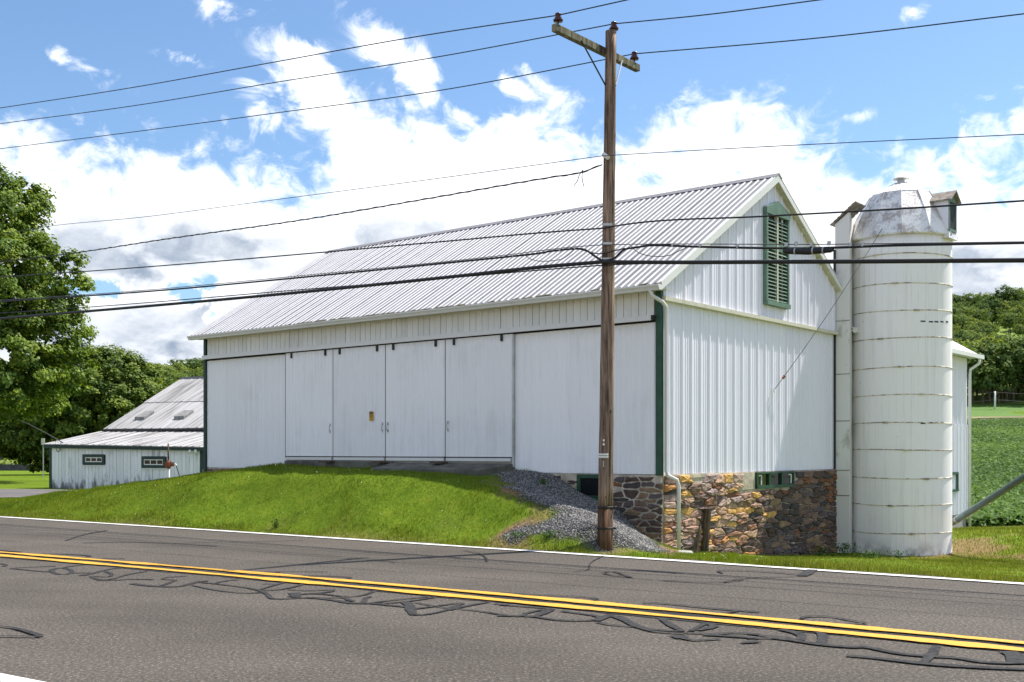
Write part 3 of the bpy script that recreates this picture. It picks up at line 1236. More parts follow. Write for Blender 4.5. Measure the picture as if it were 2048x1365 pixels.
seals(500, 1120, .2539, [
    [(-20, 95), (150, 99), (240, 95), (610, 98)], [(150, 120), (230, 98)], [(400, 132), (550, 128), (800, 142)], [(720, 165), (800, 146)],
    [.13, (0, 230), (70, 242), (150, 280), (160, 315), (320, 311), (450, 300), (650, 320), (800, 350), (900, 346), (1000, 352), (1240, 378)], [(-20, 268), (90, 262)],
    [(70, 242), (180, 207), (280, 180)], [(100, 195), (200, 192)], [(90, 246), (270, 240), (440, 190)], [(300, 240), (470, 250), (700, 236), (600, 265), (420, 272), (300, 295)],
    [.2, (350, 265), (370, 300)], [(430, 272), (560, 271), (770, 300), (900, 285), (980, 252)], [(440, 300), (600, 306), (760, 300), (755, 318), (820, 330)],
    [.16, (890, 345), (920, 297), (950, 294)], [(950, 346), (1100, 325), (1410, 295)], [(1000, 352), (1220, 338), (1460, 300)],
    [.2, (1220, 338), (1260, 360), (1270, 410), (1290, 440)], [(1290, 440), (1420, 435), (1560, 400), (1680, 347)], [(1270, 396), (1420, 376), (1650, 345)],
    [(1300, 342), (1400, 360), (1560, 390), (1750, 400), (2048, 448)], [(1640, 385), (1750, 360), (1890, 337)], [(1920, 352), (2048, 361)],
    [.2, (1560, 400), (1640, 370)], [.05, (1000, 10), (1110, 17), (1140, 27)]])
seals(1000, 1160, .2539, [
    [(-20, 288), (170, 292), (280, 295), (400, 320), (580, 330), (750, 329), (800, 297), (700, 281), (480, 252)], [(0, 203), (200, 216), (440, 236)],
    [.13, (180, 290), (190, 270), (340, 241)], [.15, (280, 295), (400, 241)], [.18, (750, 330), (880, 280)], [(760, 340), (850, 362), (1080, 378)],
    [.15, (910, 292), (1000, 332), (1080, 376), (1180, 400), (1420, 412)], [(1080, 378), (1160, 406), (1250, 422), (1450, 430)], [.13, (1270, 312), (1350, 370), (1450, 415)],
    [.16, (1500, 410), (1620, 350)], [.14, (1560, 405), (1720, 374), (1640, 350)], [.2, (1390, 445), (1440, 470)], [(1440, 470), (1500, 488), (1620, 482), (1740, 474)],
    [(1450, 425), (1700, 435), (1850, 421), (2048, 438)], [.14, (1600, 441), (1800, 450), (2048, 470)], [.16, (1900, 505), (1990, 500), (2040, 493)],
    [(0, 108), (300, 125), (520, 132), (720, 145), (800, 158), (620, 180)], [.12, (1120, 190), (1250, 188), (1700, 235), (1880, 248), (2048, 262)], [(1720, 285), (1880, 249)],
    [.05, (1280, 12), (1400, 18), (1700, 28), (1850, 20), (1920, 5)]])
seals(1500, 1200, .2676, [
    [(-20, 262), (100, 275), (160, 290), (230, 273), (330, 310)], [(-20, 297), (150, 293)],
    [.14, (150, 291), (350, 316), (480, 338), (560, 346), (760, 366), (850, 356), (960, 380), (1100, 412), (1330, 432), (1550, 440), (1650, 465), (1850, 485), (2100, 477)],
    [.13, (230, 230), (340, 251), (400, 275), (370, 310)], [.15, (480, 240), (550, 265), (545, 320), (520, 335)],
    [.15, (720, 425), (900, 440), (1200, 475), (1330, 490), (1700, 515), (2100, 532)], [.16, (1290, 482), (1350, 432), (1400, 352)], [.2, (1930, 395), (1990, 425), (1985, 475)],
    [(380, 150), (400, 133), (520, 128), (640, 136), (760, 165), (920, 182), (720, 190)]])
seals(1000, 1060, .5117, [
    [(405, 170), (430, 164), (455, 167), (480, 178), (515, 189)], [.10, (405, 172), (430, 180), (520, 188)], [.05, (285, 165), (355, 160), (345, 135), (400, 105)],
    [.07, (870, 172), (840, 160), (1000, 163), (1190, 180)], [.26, (1180, 183), (1222, 159)], [.06, (870, 208), (960, 190), (1180, 184)], [.04, (1230, 181), (1520, 200)],
    [.05, (640, 201), (760, 208), (900, 208)]])
seals(0, 1060, .4883, [[(-20, 398), (60, 405), (170, 440)], [(-20, 441), (170, 443)], [.05, (1900, 86), (1985, 105), (1995, 132)]])
for i, (wd, pts) in enumerate(SEALS):
    g = [on_ground(*q) for q in pts]
    ribbon('tar_seam', g, wd, .006 + i * .00009, M['tar'], road, .22, .09, 100 + i)

# driveway by the shed, following the ground
dv = MB()
dxs = np.linspace(-60, -11.5, 90)
dys = np.linspace(33, 48, 60)
DX, DY = np.meshgrid(dxs, dys)
ins = in_poly(DX.ravel(), DY.ravel(), DRIVE).reshape(DX.shape)
dz = H(DX.ravel(), DY.ravel()).reshape(DX.shape) + .03
for j in range(len(dys) - 1):
    for i in range(len(dxs) - 1):
        if ins[j, i] and ins[j + 1, i + 1] and ins[j, i + 1] and ins[j + 1, i]:
            dv.face([(dxs[i + a], dys[j + b], dz[j + b, i + a]) for a, b in ((0, 0), (1, 0), (1, 1), (0, 1))])
structure(obj('driveway', dv, M['driveway'], smooth=True))

# ------------------------------------------------------------------ barn
TL, SR = 13.77, 7.85                         # length along the front, depth along the gable
ZS, ZB, ZT = 1.07, 4.27, 3.91                # siding foot, band on the gable, door track
ROOF_S0, ROOF_Z0, ROOF_SA, ROOF_ZA, ROOF_S1, ROOF_Z1 = -.27, 4.50, 4.424, 7.338, 7.95, 5.25


def roof_z(s):
    return ROOF_Z0 + (s - ROOF_S0) * (ROOF_ZA - ROOF_Z0) / (ROOF_SA - ROOF_S0) if s < ROOF_SA else ROOF_ZA + (s - ROOF_SA) * (ROOF_Z1 - ROOF_ZA) / (ROOF_S1 - ROOF_SA)


barn = thing('barn', 'big white steel-sided bank barn with sliding doors on a stone foundation', 'barn', P(6, 3.5, ZS))


def bx(mb, t0, t1, s0, s1, z0, z1):
    mb.hexa([P(t0, s0, z0), P(t1, s0, z0), P(t1, s1, z0), P(t0, s1, z0), P(t0, s0, z1), P(t1, s0, z1), P(t1, s1, z1), P(t0, s1, z1)])


def bpart(name, boxes, material, parent=barn, bevel=0):
    mb = MB()
    for b in boxes:
        bx(mb, *b)
    return obj(name, mb, material, parent, bevel=bevel)


# unseen solid core behind the cladding, put in to block light
mb = MB()
prof = [(.06, 1.05), (SR - .06, 1.05), (SR - .06, roof_z(SR) - .12), (ROOF_SA, ROOF_ZA - .12), (.06, roof_z(.06) - .12)]
mb.prism([P(.06, s, z) for s, z in prof], U * (TL - .12))
obj('wall', mb, M['board_white'], barn)
# side face of the core on the left end: plain boards are hidden, a trim closes the corner
bpart('corner_trim', [(-.035, .085, -.035, .05, ZS - .02, 4.62)], M['green_dark'])
bpart('corner_trim', [(TL - .04, TL + .05, -.05, .06, ZS - .12, 4.60)], M['green_deep'])

# upper boards of the front, between track and eave
bw = .1655
mb = MB()
bx(mb, 0.006, bw - .006, -.022, .058, 3.96, 4.60)
proto = mesh_from(mb, 'board', C)
proto.materials.append(M['board_white'])
nb = int((TL - .16) / bw)
for i in range(nb):
    link('board', proto, barn, C + U * (.12 + i * bw) - W * (random.random() * .010))

# steel sheets on the front
PITCH = .115


def front_sheet(t0, t1, z0, z1, s, parent, name='siding_panel', zfun=None):
    mb = MB()
    pr = []
    t = t0
    pr.append((t, 0))
    k = t0 + .03
    while k < t1 - .06:
        pr += [(k, 0), (k + .012, .009), (k + .030, .009), (k + .042, 0)]
        k += PITCH
    pr.append((t1, 0))
    zb = zfun or (lambda t: z0)
    for (a, oa), (b, ob) in zip(pr[:-1], pr[1:]):
        mb.face([P(b, s - ob, zb(b)), P(a, s - oa, zb(a)), P(a, s - oa, z1), P(b, s - ob, z1)])
    # edges so that it has thickness
    mb.face([P(t0, s, zb(t0)), P(t0, s + .03, zb(t0)), P(t0, s + .03, z1), P(t0, s, z1)])
    mb.face([P(t1, s + .03, zb(t1)), P(t1, s, zb(t1)), P(t1, s, z1), P(t1, s + .03, z1)])
    mb.face([P(t0, s + .03, zb(t0)), P(t0, s - .0, zb(t0)), P(t1, s, zb(t1)), P(t1, s + .03, zb(t1))])
    return obj(name, mb, M['steel_front'], parent)


tj = [t_of(x) for x in (1028, 894, 774.5, 669.5, 574.5)]
# fixed sheets at both ends
for a, b in ((.085, 1.07), (1.07, 2.02), (2.02, 2.97), (2.97, tj[0] - .03)):
    front_sheet(a + .002, b - .002, ZS, 3.84, .0, barn)
left_edges = np.linspace(tj[4] + .02, TL - .04, 5)
for a, b in zip(left_edges[:-1], left_edges[1:]):
    front_sheet(a + .002, b - .002, ZS, 3.83, .0, barn)
# sliding doors
SILL = 1.275
for i in range(4):
    t0, t1 = tj[i] + .012, tj[i + 1] - .012
    z1 = 3.845
    d = front_sheet(t0, t1, SILL + .10, z1, -.055, barn, 'door')
    mb = MB()
    bx(mb, t0 + .02, t1 - .02, -.075, -.03, SILL + .01, SILL + .075)
    obj('kick_rail', mb, M['white_trim'], d)
    mb = MB()
    bx(mb, t0 + .01, t1 - .01, -.048, -.03, SILL + .076, SILL + .099)
    obj('rail_gap', mb, M['iron'], d)
    for tt in (t0 + (t1 - t0) * .14, t0 + (t1 - t0) * .86):
        mb = MB()
        bx(mb, tt - .026, tt + .026, -.088, -.062, z1 - .13, z1 + .03)
        mb.tube([P(tt, -.095, z1 - .085), P(tt, -.055, z1 - .085)], .022, 8)
        obj('door_hanger', mb, M['iron'], d)
    hs = {0: [t1 - .06], 1: [t0 + .06], 2: [t0 + .07], 3: [t0 + .07]}[i]
    hs = {0: [t1 - .07], 1: [t1 - .07], 2: [t0 + .07], 3: [t0 + .07]}[i]
    for tt in hs:
        mb = MB()
        zc = 2.02
        mb.tube([P(tt, -.07, zc - .07), P(tt, -.095, zc - .05), P(tt, -.095, zc + .05), P(tt, -.07, zc + .07)], .009, 6)
        bx(mb, tt - .02, tt + .02, -.075, -.066, zc + .05, zc + .11)
        bx(mb, tt - .02, tt + .02, -.075, -.066, zc - .11, zc - .05)
        obj('handle', mb, M['galv'], d)
# dark joints and end strip
bpart('door_frame', [(tj[0] - .035, tj[0] + .006, -.06, .02, ZS + .1, 3.84)], M['galv'])
for k in (1, 2, 3, 4):
    bpart('door_seam', [(tj[k] - .011, tj[k] + .011, -.052, -.02, SILL + .05, 3.84)], M['iron'])
bpart('door_track', [(.13, TL + .02, -.125, .02, 3.885, 3.965), (.13, TL + .02, -.135, -.125, 3.865, 3.905)], M['white_trim'])
bpart('track_end', [(.085, .13, -.12, -.02, 3.88, 3.96)], M['iron'])
bpart('track_shade_strip', [(.12, TL - .05, -.012, .03, 3.845, 3.885)], M['dark'])  # dark strip, the shade under the track put into its colour
for x in (665, 772, 888):
    t = t_of(x)
    bpart('door_stop', [(t - .18, t + .10, -.34, -.07, SILL - .045, SILL - .005)], M['post_wood'])
# posted notice on the third sheet
t_s, z_s = front(747.5, 833)
sgn = thing('posted_sign', 'small yellow posted notice with black lettering on a white barn door', 'sign', P(t_s, -.075, z_s))
mb = MB()
bx(mb, t_s - .062, t_s + .062, -.080, -.074, z_s - .105, z_s + .105)
obj('plate', mb, plain('sign_yellow', (.62, .36, .02), .5), sgn)
mb = MB()
bx(mb, t_s - .06, t_s + .06, -.0825, -.0802, z_s + .055, z_s + .103)
obj('header', mb, plain('sign_dark', (.03, .02, .012), .5), sgn)


def text_obj(body, size, origin, right, up, material, parent, name='lettering', depth=.001):
    cu = bpy.data.curves.new(name, 'FONT')
    cu.body = body
    cu.size = size
    cu.align_x = 'CENTER'
    cu.align_y = 'CENTER'
    cu.extrude = depth
    tmp = bpy.data.objects.new(name, cu)
    COL.objects.link(tmp)
    dg = bpy.context.evaluated_depsgraph_get()
    me = bpy.data.meshes.new_from_object(tmp.evaluated_get(dg))
    bpy.data.objects.remove(tmp)
    right, up = Vector(right).normalized(), Vector(up).normalized()
    nrm = right.cross(up)
    mx = Matrix((right, up, nrm)).transposed().to_4x4()
    me.transform(mx)
    me.materials.clear()
    me.materials.append(material)
    o = bpy.data.objects.new(name, me)
    COL.objects.link(o)
    o.location = Vector(origin) - worldloc(parent)
    o.parent = parent
    return o


text_obj('POSTED', .032, P(t_s, -.0845, z_s + .079), -U, (0, 0, 1), M['yellow'], sgn)
mb = MB()
for zz, wd in ((.035, .05), (.012, .055), (-.010, .052), (-.032, .05), (-.075, .055)):
    bx(mb, t_s - wd, t_s + wd, -.0820, -.0803, z_s + zz - .005, z_s + zz + .005)
obj('print_line', mb, plain('sign_print', (.12, .05, .01), .5), sgn)

# apron slab in front of the doors
mb = MB()
a, b = tj[0] - .03, t_of(790)
zs = SILL - .05
bx(mb, b + .002, tj[4], -.10, -.02, .2, SILL - .012)
mb.hexa([P(a, -.02, .2), P(b, -.02, .2), P(b, -.80, .2), P(a + .30, -.80, .2), P(a, -.02, zs + .02), P(b, -.02, zs + .02), P(b, -.75, zs - .10), P(a + .30, -.75, zs - .10)])
structure(obj('door_apron', mb, M['apron'], bevel=.02))

# gable cladding
MAJ = .34


def gable_sheet(s0, s1, z0, z1f, t, parent):
    pr = [(s0, 0)]
    k = math.ceil((s0 - .02) / MAJ) * MAJ + .03
    kk = s0 + .02
    while kk < s1 - .10:
        pr += [(kk, 0), (kk + .022, .026), (kk + .060, .026), (kk + .082, 0)]
        for m in (.155, .235):
            if kk + m + .03 < s1:
                pr += [(kk + m, 0), (kk + m + .010, .008), (kk + m + .022, .008), (kk + m + .032, 0)]
        kk += MAJ
    pr.append((s1, 0))
    if s0 < ROOF_SA < s1:
        pr.append((ROOF_SA, 0))
        pr.sort(key=lambda q: q[0])
    mb = MB()
    for (a, oa), (b, ob) in zip(pr[:-1], pr[1:]):
        if b - a < 1e-5:
            continue
        mb.face([P(t - oa, a, z0), P(t - ob, b, z0), P(t - ob, b, z1f(b)), P(t - oa, a, z1f(a))])
    mb.face([P(t + .02, s0, z0), P(t, s0, z0), P(t, s0, z1f(s0)), P(t + .02, s0, z1f(s0))])
    mb.face([P(t, s1, z0), P(t + .02, s1, z0), P(t + .02, s1, z1f(s1)), P(t, s1, z1f(s1))])
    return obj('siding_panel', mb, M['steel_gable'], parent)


ed = [.05] + [.05 + 1.02 * k for k in range(1, 8)] + [SR - .0]
for a, b in zip(ed[:-1], ed[1:]):
    gable_sheet(a, b - .001, ZS, lambda s: ZB - .02, .015, barn)
    gable_sheet(a, b - .001, ZB + .03, lambda s: roof_z(s) - .10, -.035, barn)
bpart('drip_band', [(-.11, .03, .0, SR + .02, ZB - .045, ZB + .028)], M['soffit'])

# roof sheets, front and back slope
OV0, OV1 = -.19, TL + .27
sd = Vector((0, 0, 0)) + W * (ROOF_SA - ROOF_S0) + Vector((0, 0, ROOF_ZA - ROOF_Z0))
rp = .158


def roof_sheet_mesh(s0, z0, s1, z1, name):
    d = (P(0, s1, z1) - P(0, s0, z0))
    n = d.cross(U).normalized()
    if n.z < 0:
        n = -n
    a = P(0, s0, z0)
    mb = MB()
    pr = [(0.0, 0), (.052, 0), (.062, .014), (.090, .014), (.100, 0), (rp, 0)]
    for (p, h), (q, g) in zip(pr[:-1], pr[1:]):
        mb.face([a + U * p + n * h, a + U * q + n * g, a + d + U * q + n * g, a + d + U * p + n * h])
    for p, h in ((0, 0), (rp, 0)):
        pass
    mb.face([a + n * -.02, a + U * rp + n * -.02, a + d + U * rp + n * -.02, a + d + n * -.02])
    mb.face([a + n * -.02, a + U * rp - n * .02, a + U * rp, a + U * .1, a + U * .088 + n * .016, a + U * .064 + n * .016, a + U * .052, a])
    me = mesh_from(mb, name, C)
    me.materials.append(M['roof'])
    me.materials.append(M['roof_rib'])
    for i in (1, 2, 3):
        me.polygons[i].material_index = 1
    return me


nfr = int((OV1 - OV0) / rp)
rfm = roof_sheet_mesh(ROOF_S0 - .03, roof_z(ROOF_S0) - .018, ROOF_SA, ROOF_ZA, 'roof_panel')
rbm = roof_sheet_mesh(ROOF_S1, ROOF_Z1, ROOF_SA, ROOF_ZA, 'roof_panel')
rw = (OV1 - OV0) / nfr
for i in range(nfr):
    link('roof_panel', rfm, barn, C + U * (OV0 + i * rw) + W * (random.random() - .5) * .02 + Vector((0, 0, random.random() * .003 + .0001)))
mb = MB()
mb.prism([P(OV0, ROOF_SA, ROOF_ZA), P(OV0, ROOF_S1, ROOF_Z1), P(OV0, ROOF_S1, ROOF_Z1 - .03), P(OV0, ROOF_SA, ROOF_ZA - .03)], U * (OV1 - OV0))
obj('rear_roof', mb, M['roof'], barn)
mb = MB()
mb.prism([P(OV0 - .01, ROOF_SA - .16, roof_z(ROOF_SA - .16) + .027), P(OV0 - .01, ROOF_SA, ROOF_ZA + .035), P(OV0 - .01, ROOF_SA + .16, roof_z(ROOF_SA + .16) + .03),
          P(OV0 - .01, ROOF_SA, ROOF_ZA + .01)], U * (OV1 - OV0 + .02))
obj('ridge_cap', mb, M['roof'], barn)
# rake boards and soffit at both gable ends
for tt, sg in ((OV0, 1), (OV1, -1)):
    for (sa, za, sb, zb) in ((ROOF_S0, ROOF_Z0, ROOF_SA, ROOF_ZA), (ROOF_S1, ROOF_Z1, ROOF_SA, ROOF_ZA)):
        mb = MB()
        mb.prism([P(tt, sa, za + .022), P(tt, sb, zb + .022), P(tt, sb, zb - .15), P(tt, sa, za - .13)], U * (.022 * sg))
        obj('rake_board', mb, M['white_trim'], barn)
for (sa, za, sb, zb) in ((ROOF_S0 + .05, ROOF_Z0, ROOF_SA, ROOF_ZA), (ROOF_S1, ROOF_Z1, ROOF_SA, ROOF_ZA)):
    n_ = 16
    for k in range(n_):
        f0, f1 = k / n_, (k + .96) / n_
        q = [(sa + (sb - sa) * f, za + (zb - za) * f - .125) for f in (f0, f1)]
        mb = MB()
        mb.hexa([P(OV0 + .024, q[0][0], q[0][1]), P(-.045, q[0][0], q[0][1]), P(-.045, q[1][0], q[1][1]), P(OV0 + .024, q[1][0], q[1][1]),
                 P(OV0 + .024, q[0][0], q[0][1] + .02), P(-.045, q[0][0], q[0][1] + .02), P(-.045, q[1][0], q[1][1] + .02), P(OV0 + .024, q[1][0], q[1][1] + .02)])
        obj('soffit_board', mb, M['soffit'], barn)
# front soffit, moss-lined roof edge, gutter
bpart('front_soffit', [(OV0 + .03, OV1, ROOF_S0 + .02, .02, 4.40, 4.425)], M['soffit'])
mb = MB()
rg = np.random.default_rng(3)
for k in range(120):
    t = OV0 + rg.random() ** .8 * (OV1 - OV0) * .72
    l = .05 + rg.random() * .12
    h = .012 + rg.random() * .02
    mb.hexa([P(t, ROOF_S0 - .045, 4.462), P(t + l, ROOF_S0 - .045, 4.462), P(t + l, ROOF_S0 + .03, 4.47), P(t, ROOF_S0 + .03, 4.47),
             P(t, ROOF_S0 - .045, 4.468 + h), P(t + l, ROOF_S0 - .045, 4.468 + h), P(t + l, ROOF_S0 + .03, 4.50 + h), P(t, ROOF_S0 + .03, 4.50 + h)])
o = obj('roof_litter', mb, M['roof_moss'], barn)
o['kind'] = 'stuff'
mb = MB()
gz = 4.385
gp = [(ROOF_S0 - .02, gz + .085), (ROOF_S0 - .115, gz + .085), (ROOF_S0 - .115, gz + .06), (ROOF_S0 - .085, gz + .02), (ROOF_S0 - .075, gz - .012), (ROOF_S0 + .01, gz - .012), (ROOF_S0 + .01, gz + .07), (ROOF_S0 - .02, gz + .07)]
mb.prism([P(OV0 + .0, s, z) for s, z in gp], U * (OV1 - OV0 + .02))
obj('gutter', mb, M['white_trim'], barn)
# downspout: from the gutter round the corner, down the gable edge, over the stone
dsp = [P(.02, ROOF_S0 - .05, gz), P(.0, ROOF_S0 - .02, gz - .10), P(-.10, -.10, gz - .20), P(-.10, .03, gz - .28), P(-.075, .07, gz - .42), P(-.075, .075, ZS + .06),
       P(-.10, .085, ZS - .02), P(-.20, .24, ZS - .10), P(-.22, .27, ZS - .22), P(-.22, .275, -.30)]
mb = MB()
mb.tube(dsp, .036, 8)
obj('downspout', mb, M['white_trim'], barn, smooth=True)

# louvre in the gable
lv = MB()
ls0, ls1, lz0, lz1, lzp = 3.98, 5.07, 4.62, 6.60, 6.80
fr = .062
louv_o = -.035


def gbox(mb, s0, s1, z0, z1, t0, t1):
    bx(mb, t0, t1, s0, s1, z0, z1)


tF = -.13
mb = MB()
gbox(mb, ls0, ls0 + fr, lz0, lz1, tF, -.03)
gbox(mb, ls1 - fr, ls1, lz0, lz1, tF, -.03)
gbox(mb, ls0, ls1, lz0 - .06, lz0 + .03, tF - .03, -.03)
sm = (ls0 + ls1) / 2
mb.prism([P(tF - .015, ls0 - .01, lz1 - .13), P(tF - .015, ls1 + .01, lz1 - .13), P(tF - .015, ls1 + .01, lz1), P(tF - .015, sm, lzp), P(tF - .015, ls0 - .01, lz1)], U * .10)
vent = obj('louvre_frame', mb, M['green_light'], barn)
mb = MB()
gbox(mb, ls0 + fr, ls1 - fr, lz0 + .03, lz1 - .13, -.045, -.038)
obj('vent_back', mb, M['dark'], vent)
mb = MB()
gbox(mb, sm - .028, sm + .028, lz0 + .03, lz1 - .13, tF + .012, -.046)
obj('mullion', mb, M['soffit'], vent)
mb = MB()
for a, b in ((ls0 + fr, sm - .029), (sm + .029, ls1 - fr)):
    gbox(mb, a, b, 5.74, 5.90, tF + .02, -.046)
obj('mid_rail', mb, M['green_light'], vent)
zz = lz0 + .05
sl = {}
for key, (a, b) in enumerate(((ls0 + fr + .002, sm - .030), (sm + .030, ls1 - fr - .002))):
    mb = MB()
    mb.prism([P(tF + .01, a, .0), P(tF + .075, a, .062), P(tF + .075, a, .074), P(tF + .01, a, .014)], W * (b - a))
    sl[key] = mesh_from(mb, 'slat', C)
    sl[key].materials.append(M['green_light'])
while zz < lz1 - .20:
    if not (5.66 < zz < 5.90):
        for key in (0, 1):
            link('slat', sl[key], vent, C + Vector((0, 0, zz + (random.random() - .5) * .008)))
    zz += .0755

# foundation: mortar body with every stone laid on it
gz0 = -1.25
WIN_G = (gable(1508, 960)[0], gable(1583, 960)[0], .73, ZS)
WIN_F = (t_of(1215), t_of(1158), .60, 1.02)
mb = MB()
bx(mb, -.015, 14.0 - .25, -.005, .25, gz0, ZS - .012)
bx(mb, -.015, .25, .25, SR, gz0, ZS - .012)
fnd = obj('foundation', mb, M['mortar'], barn)


def clip(poly, nx, ny, d):
    out = []
    for i in range(len(poly)):
        a, b = poly[i], poly[(i + 1) % len(poly)]
        da, db = nx * a[0] + ny * a[1] - d, nx * b[0] + ny * b[1] - d
        if da <= 0:
            out.append(a)
        if (da < 0 < db) or (db < 0 < da):
            k = da / (da - db)
            out.append((a[0] + (b[0] - a[0]) * k, a[1] + (b[1] - a[1]) * k))
    return out


def voronoi(x0, x1, z0, z1, wd, ht, rg, big=()):
    """rubble cells: flattish voronoi pieces, laid roughly in courses"""
    k = wd / ht
    seeds = []
    for b in big:
        seeds.append((b[0], b[1]))
    z = z0 + ht * .5
    row = 0
    while z < z1:
        x = x0 + rg.random() * wd
        while x < x1:
            q = (x + (rg.random() - .5) * wd * .35, z + (rg.random() - .5) * ht * .75)
            if all(abs(q[0] - b[0]) > b[2] or abs(q[1] - b[1]) > b[3] for b in big):
                seeds.append(q)
            x += wd * (.62 + rg.random() * .85)
        z += ht * (.85 + rg.random() * .3)
        row += 1
    S = np.array(seeds) * np.array([1, k])
    cells = []
    for i in range(len(S)):
        poly = [(x0, z0 * k), (x1, z0 * k), (x1, z1 * k), (x0, z1 * k)]
        dd = np.hypot(*(S - S[i]).T)
        for j in np.argsort(dd)[1:18]:
            m = (S[i] + S[j]) / 2
            nrm = S[j] - S[i]
            poly = clip(poly, nrm[0], nrm[1], nrm @ m)
            if len(poly) < 3:
                break
        if len(poly) >= 3:
            cells.append(([(a, b / k) for a, b in poly], seeds[i]))
    return cells


def lay_stone(poly, fn, material, rg, gap=.010, out=(.02, .065)):
    """fn(a, z, o) gives the point on the wall at height o above its face"""
    p = np.array(poly)
    c_ = p.mean(0)
    d = np.hypot(*(p - c_).T)
    if d.max() < .03:
        return
    # extra corners, rounded and shaken
    q = []
    for i in range(len(p)):
        a, b = p[i], p[(i + 1) % len(p)]
        if np.hypot(*(b - a)) > .03:
            q += [a * .92 + b * .08, a * .5 + b * .5 + (rg.random(2) - .5) * .026, a * .08 + b * .92]
    if len(q) < 3:
        return
    q = np.array(q)
    rel = q - c_
    r = np.hypot(*rel.T)[:, None]
    q = c_ + rel * np.maximum(.4, (r - gap) / np.maximum(r, 1e-6)) + (rg.random(q.shape) - .5) * .012
    h = out[0] + rg.random() * (out[1] - out[0])
    n = len(q)
    mid_ = c_ + (q - c_) * .97
    top = c_ + (q - c_) * (.70 + rg.random((n, 1)) * .14)
    hh = h * (.75 + rg.random(n) * .5)
    mb = MB()
    for i in range(n):
        mb.v.append(tuple(fn(q[i][0], q[i][1], -.01)))
    for i in range(n):
        mb.v.append(tuple(fn(mid_[i][0], mid_[i][1], hh[i] * .6)))
    for i in range(n):
        mb.v.append(tuple(fn(top[i][0], top[i][1], hh[i])))
    mb.v.append(tuple(fn(c_[0], c_[1], h * (1 + (rg.random() - .4) * .4))))
    for i in range(n):
        j = (i + 1) % n
        mb.f += [(i, j, n + j, n + i), (n + i, n + j, 2 * n + j, 2 * n + i), (2 * n + i, 2 * n + j, 3 * n)]
    obj('stone', mb, material, fnd, origin=fn(c_[0], c_[1], 0))


rg = np.random.default_rng(21)
gfn = lambda a, z, o: P(-.015 - o, a, z)


def ground_at_gable(s):
    q = P(-.05, s, 0)
    return Hf(q.x, q.y)


big = [(3.05, -.30, .30, .22), (.95, .35, .22, .18), (2.05, .52, .2, .17), (4.75, .30, .16, .2), (6.2, .35, .2, .16), (5.7, -.05, .2, .2), (3.7, -.42, .16, .2), (1.35, -.15, .18, .24), (6.55, -.0, .16, .2)]
for poly, sd_ in voronoi(.06, SR - .02, -1.0, ZS - .02, .40, .108, rg, big):
    s, z = sd_
    if z < ground_at_gable(s) - .12:
        continue
    if WIN_G[0] - .62 < s < WIN_G[1] + .04 and z > .66:
        continue
    if z > ZS - .10 and s < 3.2:
        continue
    lit_side = s < 3.6 + (z + .3) * .9 + rg.normal() * .35  # orange stones where sunlit, darker ones where shaded: light put into the colour
    lay_stone(poly, gfn, M['stone_warm_lit'] if lit_side and rg.random() < .86 else M['stone_dark_shade'], rg)
ffn = lambda a, z, o: P(a, -.005 - o, z)


def ground_at_front(t):
    q = P(t, -.05, 0)
    return Hf(q.x, q.y)


for poly, sd_ in voronoi(-.05, 3.0, -.75, ZS - .04, .27, .105, rg, [(.62, .70, .2, .16), (.45, -.12, .22, .11)]):
    t, z = sd_
    if z < ground_at_front(t) - .10 or (WIN_F[0] - .10 < t < WIN_F[1] + .12 and z > .5):
        continue
    if rg.random() < .08:
        continue
    lay_stone(poly, ffn, M['stone_dark_shade'], rg, .018, (.012, .035))
for poly, sd_ in voronoi(12.2, 13.74, .55, ZS - .02, .34, .16, rg):
    if sd_[1] > ground_at_front(sd_[0]) - .1:
        lay_stone(poly, ffn, M['stone_dark_shade'], rg, .014, (.02, .05))
# plaster patches under the siding
mb = MB()
bx(mb, -.035, -.012, 2.25, WIN_G[0] - .02, .70, ZS - .004)
bx(mb, -.030, -.012, .05, 2.3, ZS - .085, ZS - .006)
obj('plaster_patch', mb, M['plaster'], fnd, bevel=.02)
mb = MB()
bx(mb, WIN_F[1] + .04, WIN_F[1] + .42, -.03, -.004, .62, ZS - .006)
obj('plaster_patch', mb, M['plaster'], fnd, bevel=.02)

# cellar windows
s0, s1, z0, z1 = WIN_G
mb = MB()
for a, b, c0, c1 in ((s0, s0 + .045, z0, z1 - .02), (s1 - .045, s1, z0, z1 - .02), (s0, s1, z0 - .02, z0 + .045), (s0, s1, z1 - .05, z1 - .015)):
    gbox(mb, a, b, c0, c1, -.075, -.012)
for k in (1, 2):
    m_ = s0 + (s1 - s0) * k / 3
    gbox(mb, m_ - .02, m_ + .02, z0 + .045, z1 - .05, -.068, -.012)
wn = obj('window', mb, M['green_dark'], barn)
mb = MB()
gbox(mb, s0 + .045, s1 - .045, z0 + .045, z1 - .05, -.024, -.018)
obj('pane', mb, M['glass'], wn)
for sx in (s0 + .14, s1 - .22):
    mb = MB()
    gbox(mb, sx, sx + .13, z1 - .10, z1 - .075, -.045, -.026)
    mb.hexa([P(-.045, sx + .10, z0 + .06), P(-.026, sx + .10, z0 + .06), P(-.026, sx + .13, z0 + .06), P(-.045, sx + .13, z0 + .06),
             P(-.045, sx + .11, z1 - .10), P(-.026, sx + .11, z1 - .10), P(-.026, sx + .14, z1 - .10), P(-.045, sx + .14, z1 - .10)])
    obj('sash', mb, M['white_trim'], wn)
t0, t1, z0, z1 = WIN_F
mb = MB()
for a, b, c0, c1 in ((t0, t0 + .05, z0, z1), (t1 - .06, t1, z0, z1), (t0, t1, z0 - .05, z0 + .05), (t0, t1, z1 - .04, z1 + .03)):
    bx(mb, a, b, -.06, -.004, c0, c1)
wn = obj('window', mb, M['green_dark'], barn)
